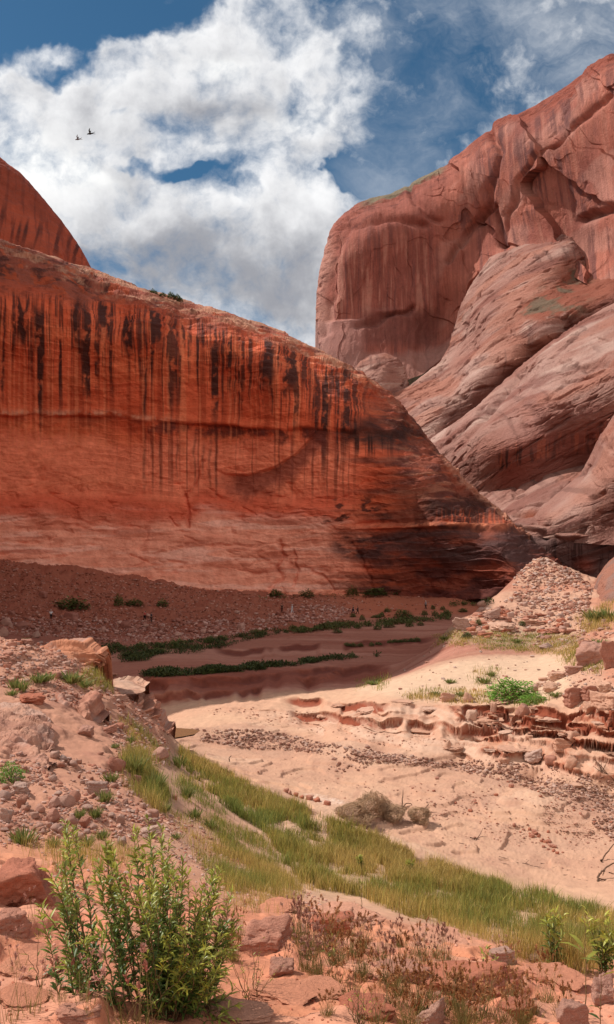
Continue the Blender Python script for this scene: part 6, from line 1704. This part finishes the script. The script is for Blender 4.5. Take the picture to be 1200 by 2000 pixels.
def brome(px, py, h, k, lib, name, label, group, w=1.0):
    p = spot(px, py); m = p[1] / FPX
    o = empty(name, p, random.uniform(0, 6.28)); o.scale = (h * m * w, h * m * w, h * m)
    for q in lib[k % len(lib)]:
        link(q.name.split('.')[0], q, None, o)
    tag(o, label, 'grass clump', group)
bl = 'clump of brome grass with drooping red brown seed heads in the lower right foreground'
for i, (x, y, h) in enumerate(((575, 1830, 80), (600, 1870, 90), (630, 1860, 100), (660, 1885, 95), (690, 1870, 90), (620, 1910, 100), (655, 1925, 90), (710, 1910, 90), (740, 1880, 85), (760, 1930, 100), (690, 1950, 90), (790, 1890, 80), (830, 1900, 85), (870, 1890, 80), (770, 1970, 100), (820, 1975, 110), (860, 1985, 110), (900, 1990, 105), (940, 1990, 110), (800, 2010, 100), (980, 2000, 100), (910, 2015, 110), (1040, 1990, 90), (640, 1985, 60), (850, 1870, 60), (560, 1890, 50), (1000, 1905, 60), (1060, 1910, 70), (980, 1870, 45), (590, 1845, 90), (645, 1840, 80), (705, 1850, 80), (600, 1895, 90), (780, 1850, 60), (820, 1870, 70), (890, 1970, 90), (840, 1950, 80), (780, 1945, 90), (950, 1960, 80), (1000, 1965, 80), (1070, 1960, 80), (1100, 1985, 80), (740, 2005, 90), (1020, 2010, 90), (880, 1945, 70))):
    brome(x, y, h * .9, (i if y < 1940 else 2 + i % 2), BROME, 'brome_clump', bl, 'brome clumps in the lower right foreground')
for i, (x, y, h) in enumerate(((60, 1980, 110), (110, 1960, 90), (30, 1900, 80), (130, 1920, 70), (20, 2000, 100), (175, 1985, 60), (60, 1800, 60), (90, 1830, 60), (120, 1790, 50), (80, 1760, 50))):
    brome(x, y, h, i, FOX, 'foxtail_clump', 'thin dry foxtail grass with wispy pink heads at the lower left', 'foxtail grass at the lower left')
brome(240, 2010, 150, 0, FOX, 'foxtail_clump', 'foxtail grass with fluffy pink red heads in front of the willow shrub', None)
brome(280, 2015, 130, 1, FOX, 'foxtail_clump', 'foxtail grass with dark red heads touching the one before the willow', None)
brome(170, 1960, 90, 0, FOX, 'foxtail_clump', 'foxtail grass with pale heads at the left foot of the willow', None)
for i, (x, y) in enumerate(((430, 1800), (445, 1830), (470, 1815), (455, 1860))):
    brome(x, y + 20, 60, i, BROME, 'brome_clump', 'brome grass with dark red heads between the willow and the rounded red rock', 'brome clumps beside the rounded red rock')


# --- tumbleweeds
def tumble(seed):
    r = np.random.default_rng(seed); paths = []
    for _ in range(420):
        d = r.normal(size=3); d /= np.linalg.norm(d); t = np.cross(d, r.normal(size=3)); t /= np.linalg.norm(t)
        rad = r.uniform(.55, 1.0) ** .6 * .5; span = r.uniform(.6, 1.8)
        th = np.linspace(0, span, 6)
        p = (np.cos(th)[:, None] * d + np.sin(th)[:, None] * t) * rad + r.normal(size=(6, 3)) * .03
        p = p * (1 + .5 * fbm(p[:, 0] * 2 + seed, p[:, 1] * 2, p[:, 2] * 2, 2))[:, None]
        paths.append((p, np.full(6, r.uniform(.004, .008))))
    V, Fc = tubes(paths, 3)
    n = 500; d = r.normal(size=(n, 3)); d /= np.linalg.norm(d, axis=1)[:, None]
    Vt, Ft, Ct = leaf_mesh(d * r.uniform(.3, .5, (n, 1)), r.normal(size=(n, 3)), r.uniform(.05, .12, n), np.full(n, .008), np.zeros(n), np.ones((n, 3)))
    c = np.array([.52, .33, .20])
    Vn = np.concatenate([V, Vt]); me = mesh_from('tumbleweed', Vn, [Fc] + [f + len(V) for f in Ft], np.broadcast_to(c, Vn.shape) * np.clip(1 + .35 * fbm(Vn[:, 0] * 3, Vn[:, 1] * 3, Vn[:, 2] * 3, 3), .4, 1.6)[:, None])
    me.materials.append(M_DRY); return me
TW = [tumble(71), tumble(72)]
for i, (x, y, w, h, l) in enumerate(((690, 1606, 62, 36, 'low spreading grey tumbleweed at the left end of the pile'), (724, 1600, 62, 46, 'largest rounded tumbleweed on top of the pile'), (752, 1596, 38, 34, 'brown tumbleweed behind the largest one'), (772, 1608, 50, 30, 'half buried tumbleweed in front of the upright stick'), (822, 1608, 50, 30, 'dark red brown tumbleweed at the right end of the pile'), (704, 1612, 50, 18, 'flattened tumbleweed in front of the pile'))):
    p = spot(x, y); m = p[1] / FPX
    o = link('tumbleweed', TW[i % 2]); o.location = (p[0], p[1] + .2 * w * m, p[2] + h * m * .38); o.scale = (w * m * 1.15, w * m, h * m * 1.1); o.rotation_euler = (0, 0, i * 1.3)
    tag(o, l, 'tumbleweed', 'tumbleweeds piled on the wash bed')


# --- driftwood and dead branches: pixel paths on the ground with heights above it
def wood(name, label, px, py, limbs, cat='branch', group=None):
    p0 = spot(px, py); m = p0[1] / FPX; paths = []
    for pts, r0_, dy in limbs:
        q = np.array([[(x - px) * m, dy * i / max(1, len(pts) - 1), (py - y) * m] for i, (x, y) in enumerate(pts)])
        tt = np.linspace(0, len(q) - 1, len(q) * 4); qq = np.stack([np.interp(tt, range(len(q)), q[:, c]) for c in range(3)], 1)
        qq += rng.normal(size=qq.shape) * r0_ * m * .25
        paths.append((qq, np.linspace(r0_ * m, r0_ * m * .4, len(qq))))
    V, Fc = tubes(paths, 6)
    o = link(name, mesh_from(name, V, Fc), M_WOOD); o.location = p0
    tag(o, label, cat, group)
wood('dead_branch', 'upright dark stick poking from the tumbleweed pile', 786, 1582, [([(785, 1586), (787, 1566), (789, 1547)], 1.6, .2), ([(786, 1580), (794, 1572), (804, 1574), (810, 1582)], 1.2, .3), ([(786, 1580), (778, 1584)], 1.2, .1)])
wood('dead_branch', 'grey dead branch at the right end of the tumbleweed pile', 836, 1596, [([(826, 1598), (832, 1582), (839, 1574)], 1.3, .2), ([(830, 1590), (842, 1600), (852, 1604)], 1.2, .1), ([(834, 1588), (846, 1590), (856, 1592)], .9, .3)])
wood('dead_branch', 'thin dark branch leaning in from the right edge', 1173, 1685, [([(1174, 1681), (1177, 1685), (1190, 1672), (1204, 1660), (1220, 1650)], 1.8, .5)])
wood('driftwood', 'root like driftwood lying at the right edge of the wash', 1168, 1722, [([(1168, 1722), (1172, 1714), (1186, 1706), (1204, 1698), (1224, 1692)], 2.4, .6), ([(1172, 1716), (1184, 1720), (1204, 1724), (1222, 1726)], 1.2, .2), ([(1178, 1710), (1184, 1700), (1190, 1698)], 1.2, .2), ([(1170, 1716), (1172, 1706)], .9, .1), ([(1190, 1704), (1206, 1712), (1220, 1714)], 1.2, .4)])
wood('dead_bush', 'dark dead bush against the cut bank near the right edge', 1180, 1514, [([(1176, 1512), (1172, 1496), (1164, 1488)], .9, .2), ([(1176, 1512), (1184, 1496), (1190, 1486)], .9, .1), ([(1174, 1510), (1160, 1500)], .8, .1), ([(1178, 1508), (1192, 1520), (1202, 1532)], .9, -.2), ([(1172, 1496), (1186, 1514), (1198, 1524)], .8, -.2), ([(1176, 1512), (1177, 1490)], .8, .2)], 'dead bush')
wood('driftwood', 'small tangle of twigs on the bed below the tumbleweeds', 935, 1640, [([(918, 1636), (935, 1640), (952, 1646)], 1.1, .1), ([(930, 1642), (940, 1630), (946, 1620)], .8, .2), ([(922, 1642), (940, 1636), (956, 1638)], .8, .2)])
wood('driftwood', 'thin stick lying on the bed left of the driftwood root', 1082, 1692, [([(1066, 1700), (1084, 1694), (1104, 1698)], .8, .2)])
wood('driftwood', 'forked twig lying on the sand above the grass strip', 1028, 1688, [([(1010, 1686), (1030, 1692), (1046, 1690)], .8, .2), ([(1024, 1690), (1036, 1682)], .6, .1)])
wood('dead_branch', 'short dark stub standing in the sand at the bend of the wash', 448, 1487, [([(448, 1488), (448, 1480), (452, 1477)], 1.3, .1)])
wood('dead_branch', 'bare twig at the base of the rocky slope by the green shrub', 1036, 1370, [([(1030, 1376), (1040, 1366), (1050, 1360)], 1.0, .2)])
for i in range(14):
    x, y = in_poly(1, [(760, 1620), (900, 1640), (1100, 1690), (1190, 1740), (1060, 1720), (860, 1660)])[0]
    a = random.uniform(-.5, .5); l = random.uniform(8, 20)
    wood('twig', 'thin dry twig lying on the sandy bed by the grass strip', x, y, [([(x - l / 2, y + a * 4), (x, y + random.uniform(-1, 1)), (x + l / 2, y - a * 4)], .6, random.uniform(-.3, .3))], 'twig', 'twigs scattered on the wash bed')
# ------------------------------------------------------------------ people and birds


def skin_mesh(name, verts, edges, radii, root=0, sub=1):
    me = bpy.data.meshes.new(name); me.from_pydata(verts, edges, []); me.update()
    o = bpy.data.objects.new(name, me); COL.objects.link(o)
    md = o.modifiers.new('skin', 'SKIN'); md.use_smooth_shade = True
    lay = me.skin_vertices[0].data if me.skin_vertices else None
    if lay is None:
        bpy.context.view_layer.update()
        lay = me.skin_vertices[0].data
    for i, r in enumerate(radii):
        lay[i].radius = (r, r) if np.isscalar(r) else r
        lay[i].use_root = i == root
    sd = o.modifiers.new('sub', 'SUBSURF'); sd.levels = sub; sd.render_levels = sub
    dg = bpy.context.evaluated_depsgraph_get()
    res = bpy.data.meshes.new_from_object(o.evaluated_get(dg))
    bpy.data.objects.remove(o)
    for p in res.polygons:
        p.use_smooth = True
    return res


def join(*ms):
    bm = bmesh.new()
    for m in ms:
        bm.from_mesh(m)
    r = bpy.data.meshes.new('body'); bm.to_mesh(r); bm.free()
    return r


def figure(stride, lean, arms):
    """joints of a person 1.7 m tall facing -Y; stride and arms swing along Y"""
    J = {'pelvis': (0, 0, .93), 'belly': (0, -lean * .3, 1.08), 'chest': (0, -lean * .7, 1.30), 'neck': (0, -lean, 1.46), 'jaw': (0, -lean * 1.1 - .02, 1.535), 'head': (0, -lean * 1.1 - .01, 1.62), 'crown': (0, -lean * 1.1, 1.69), 'nose': (0, -lean * 1.1 - .115, 1.60)}
    for s, k in ((-1, 'l'), (1, 'r')):
        sw = stride * s; aw = -stride * s * .8
        J['hip' + k] = (s * .095, 0, .90); J['knee' + k] = (s * .10, -sw * .55 - .02, .50); J['ankle' + k] = (s * .10, -sw + (.06 if sw < 0 else 0), .09 + (.04 if sw < 0 else 0)); J['toe' + k] = (s * .11, -sw - .14, .04)
        J['sho' + k] = (s * .185, -lean * .8, 1.40); J['elb' + k] = (s * (.24 + arms * .08), -lean * .8 - aw * .45, 1.13 + arms * .05); J['wri' + k] = (s * (.25 - arms * .02), -lean * .8 - aw - .08 - arms * .18, .90 + arms * .22); J['palm' + k] = (s * .25, -lean * .8 - aw - .11 - arms * .2, .83 + arms * .2)
    return J

E_BODY = [('pelvis', 'belly'), ('belly', 'chest'), ('chest', 'neck'), ('neck', 'jaw'), ('jaw', 'head'), ('head', 'crown'), ('head', 'nose')] + [e for k in 'lr' for e in (('pelvis', 'hip' + k), ('hip' + k, 'knee' + k), ('knee' + k, 'ankle' + k), ('ankle' + k, 'toe' + k), ('chest', 'sho' + k), ('sho' + k, 'elb' + k), ('elb' + k, 'wri' + k), ('wri' + k, 'palm' + k))]
RB = {'pelvis': (.15, .11), 'belly': (.135, .10), 'chest': (.16, .115), 'neck': .058, 'jaw': .068, 'head': .098, 'crown': .06, 'nose': .014, 'hip': .09, 'knee': .058, 'ankle': .04, 'toe': .036, 'sho': .062, 'elb': .042, 'wri': .028, 'palm': .036}


def sk(J, names, edges, grow, root):
    rad = []
    for n in names:
        r = RB.get(n, RB.get(n[:-1]))
        rad.append(tuple(v + grow for v in r) if isinstance(r, tuple) else r + grow)
    return skin_mesh('cloth', [J[n] for n in names], [(names.index(a), names.index(b)) for a, b in edges], rad, names.index(root))


def make_person(J):
    names = list(J)
    body = sk(J, names, E_BODY, 0, 'pelvis')
    fing = []
    for s, k in ((-1, 'l'), (1, 'r')):
        p = np.array(J['palm' + k])
        for i, ln in enumerate((.07, .082, .077, .06)):
            b = p + np.array([0, (i - 1.5) * .02, -.02]); fing.append(([b, b + [-s * .006, -.004, -ln * .55], b + [-s * .022, -.01, -ln]], [.009, .009, .006]))
        b = p + np.array([0, -.035, .01]); fing.append(([b, b + [-s * .012, -.025, -.02], b + [-s * .02, -.035, -.05]], [.011, .010, .007]))
    V, Fc = tubes(fing, 6)
    body = join(body, mesh_from('fingers', V, Fc))
    up = ['pelvis', 'belly', 'chest', 'shol', 'shor', 'elbl', 'elbr', 'neck']
    JJ = dict(J); JJ['neck'] = tuple(np.array(J['chest']) * .35 + np.array(J['neck']) * .65)
    top = sk(JJ, up, [('pelvis', 'belly'), ('belly', 'chest'), ('chest', 'neck'), ('chest', 'shol'), ('chest', 'shor'), ('shol', 'elbl'), ('shor', 'elbr')], .016, 'pelvis')
    lo = ['pelvis', 'hipl', 'hipr', 'kneel', 'kneer', 'anklel', 'ankler']
    leg = sk(J, lo, [('pelvis', 'hipl'), ('pelvis', 'hipr'), ('hipl', 'kneel'), ('hipr', 'kneer'), ('kneel', 'anklel'), ('kneer', 'ankler')], .02, 'pelvis')
    V, Fc = ico(2); h = np.array(J['head'])
    Vh = V * np.array([.108, .118, .115]) + h + [0, .016, .028]
    Vh[:, 1] = np.where((V[:, 1] < -.35) & (V[:, 2] < .45), h[1] - .02, Vh[:, 1]); Vh[:, 2] = np.maximum(Vh[:, 2], h[2] - .05)
    hair = mesh_from('hair', Vh, Fc)
    return body, top, leg, hair

POSES = [make_person(figure(.26, .04, .1)), make_person(figure(.06, .0, .5)), make_person(figure(.15, .16, .9))]
M_SKIN = plain_mat('skin', (.42, .22, .15), .6, .3, .05)
HAIR = plain_mat('dark_hair', (.03, .02, .015), .7, .3, .2); HATW = plain_mat('white_hat', (.62, .60, .56), .8, .2, .05)
CL = {k: plain_mat(k + '_cloth', c, .9, .1, .1) for k, c in (('white', (.62, .61, .62)), ('black', (.015, .016, .018)), ('red', (.42, .02, .03)), ('navy', (.018, .022, .04)), ('brown', (.06, .025, .02)), ('grey', (.34, .32, .34)))}
for px, py, pose, rz, top, leg, hat, label in (
    (100, 1213, 1, .4, 'white', 'black', 1, 'person in a white top and black trousers on the talus near the pale split boulder'),
    (283, 1214, 2, 1.2, 'red', 'black', 0, 'person in a red top and dark trousers bending forward on the talus'),
    (296, 1216, 1, -1.0, 'navy', 'black', 0, 'person in dark blue clothes standing right beside the one in red'),
    (551, 1200, 1, .2, 'brown', 'brown', 0, 'person in dark brown clothes standing left of the one in white'),
    (571, 1199, 0, -1.2, 'white', 'white', 1, 'person dressed all in white walking over the stones'),
    (690, 1200, 0, 1.3, 'navy', 'navy', 0, 'taller person of the walking pair in dark clothes'),
    (699, 1200, 0, 1.5, 'navy', 'black', 0, 'shorter person walking behind, right of the pair in dark clothes'),
    (832, 1191, 0, -1.2, 'grey', 'black', 1, 'person in a pale grey top and black trousers walking beside a small black bush')):
    p = spot(px, py); b, t, l, h = POSES[pose]
    o = empty('person', p, rz); tag(o, label, 'person', 'people walking below the wall')
    if 'shorter' in label:
        o.scale = (.93, .93, .93)
    for nm, me, mt in (('body', b, M_SKIN), ('shirt', t, CL[top]), ('trousers', l, CL[leg]), ('hair' if not hat else 'hat', h, HATW if hat else HAIR)):
        me2 = me.copy(); me2.materials.clear(); me2.materials.append(mt)
        link(nm, me2, None, o)


def bird(px, py, Y, label, size, mat, rz):
    """raised wings, forked tail, head low to the left"""
    names = ['c', 'br', 'nk', 'hd', 'bk', 'rp', 't1', 't1e', 't2', 't2e', 'wl0', 'wl1', 'wl2', 'wr0', 'wr1', 'wr2']
    co = [(0, 0, 0), (-.10, 0, -.01), (-.19, 0, -.03), (-.26, 0, -.06), (-.33, 0, -.085), (.12, 0, .02), (.24, .03, .03), (.46, .07, .03), (.24, -.02, .07), (.44, -.05, .18), (-.05, .08, .06), (-.08, .20, .22), (.02, .30, .44), (-.05, -.08, .06), (-.10, -.18, .20), (-.02, -.24, .40)]
    ed = [(0, 1), (1, 2), (2, 3), (3, 4), (0, 5), (5, 6), (6, 7), (5, 8), (8, 9), (0, 10), (10, 11), (11, 12), (0, 13), (13, 14), (14, 15)]
    rad = [.085, .09, .06, .052, .012, .055, (.035, .02), (.03, .008), (.035, .02), (.03, .008), (.085, .03), (.085, .02), (.02, .008), (.085, .03), (.085, .02), (.02, .008)]
    me = skin_mesh('bird', co, ed, rad, 0, 2)
    me.materials.append(mat)
    o = link('bird', me); o.location = tuple(pix(px, py, Y)); o.scale = (size, size, size); o.rotation_euler = (0, 0, rz)
    tag(o, label, 'bird', 'birds in flight before the cloud')
bird(177, 261, 60, 'black bird with raised wings flying higher and to the right', .82, plain_mat('black_feathers', (.012, .011, .013), .6, .3, .1), .15)
bird(153, 272, 64, 'grey brown bird with raised wings flying lower and to the left', .74, plain_mat('brown_feathers', (.10, .075, .08), .7, .2, .1), .1)
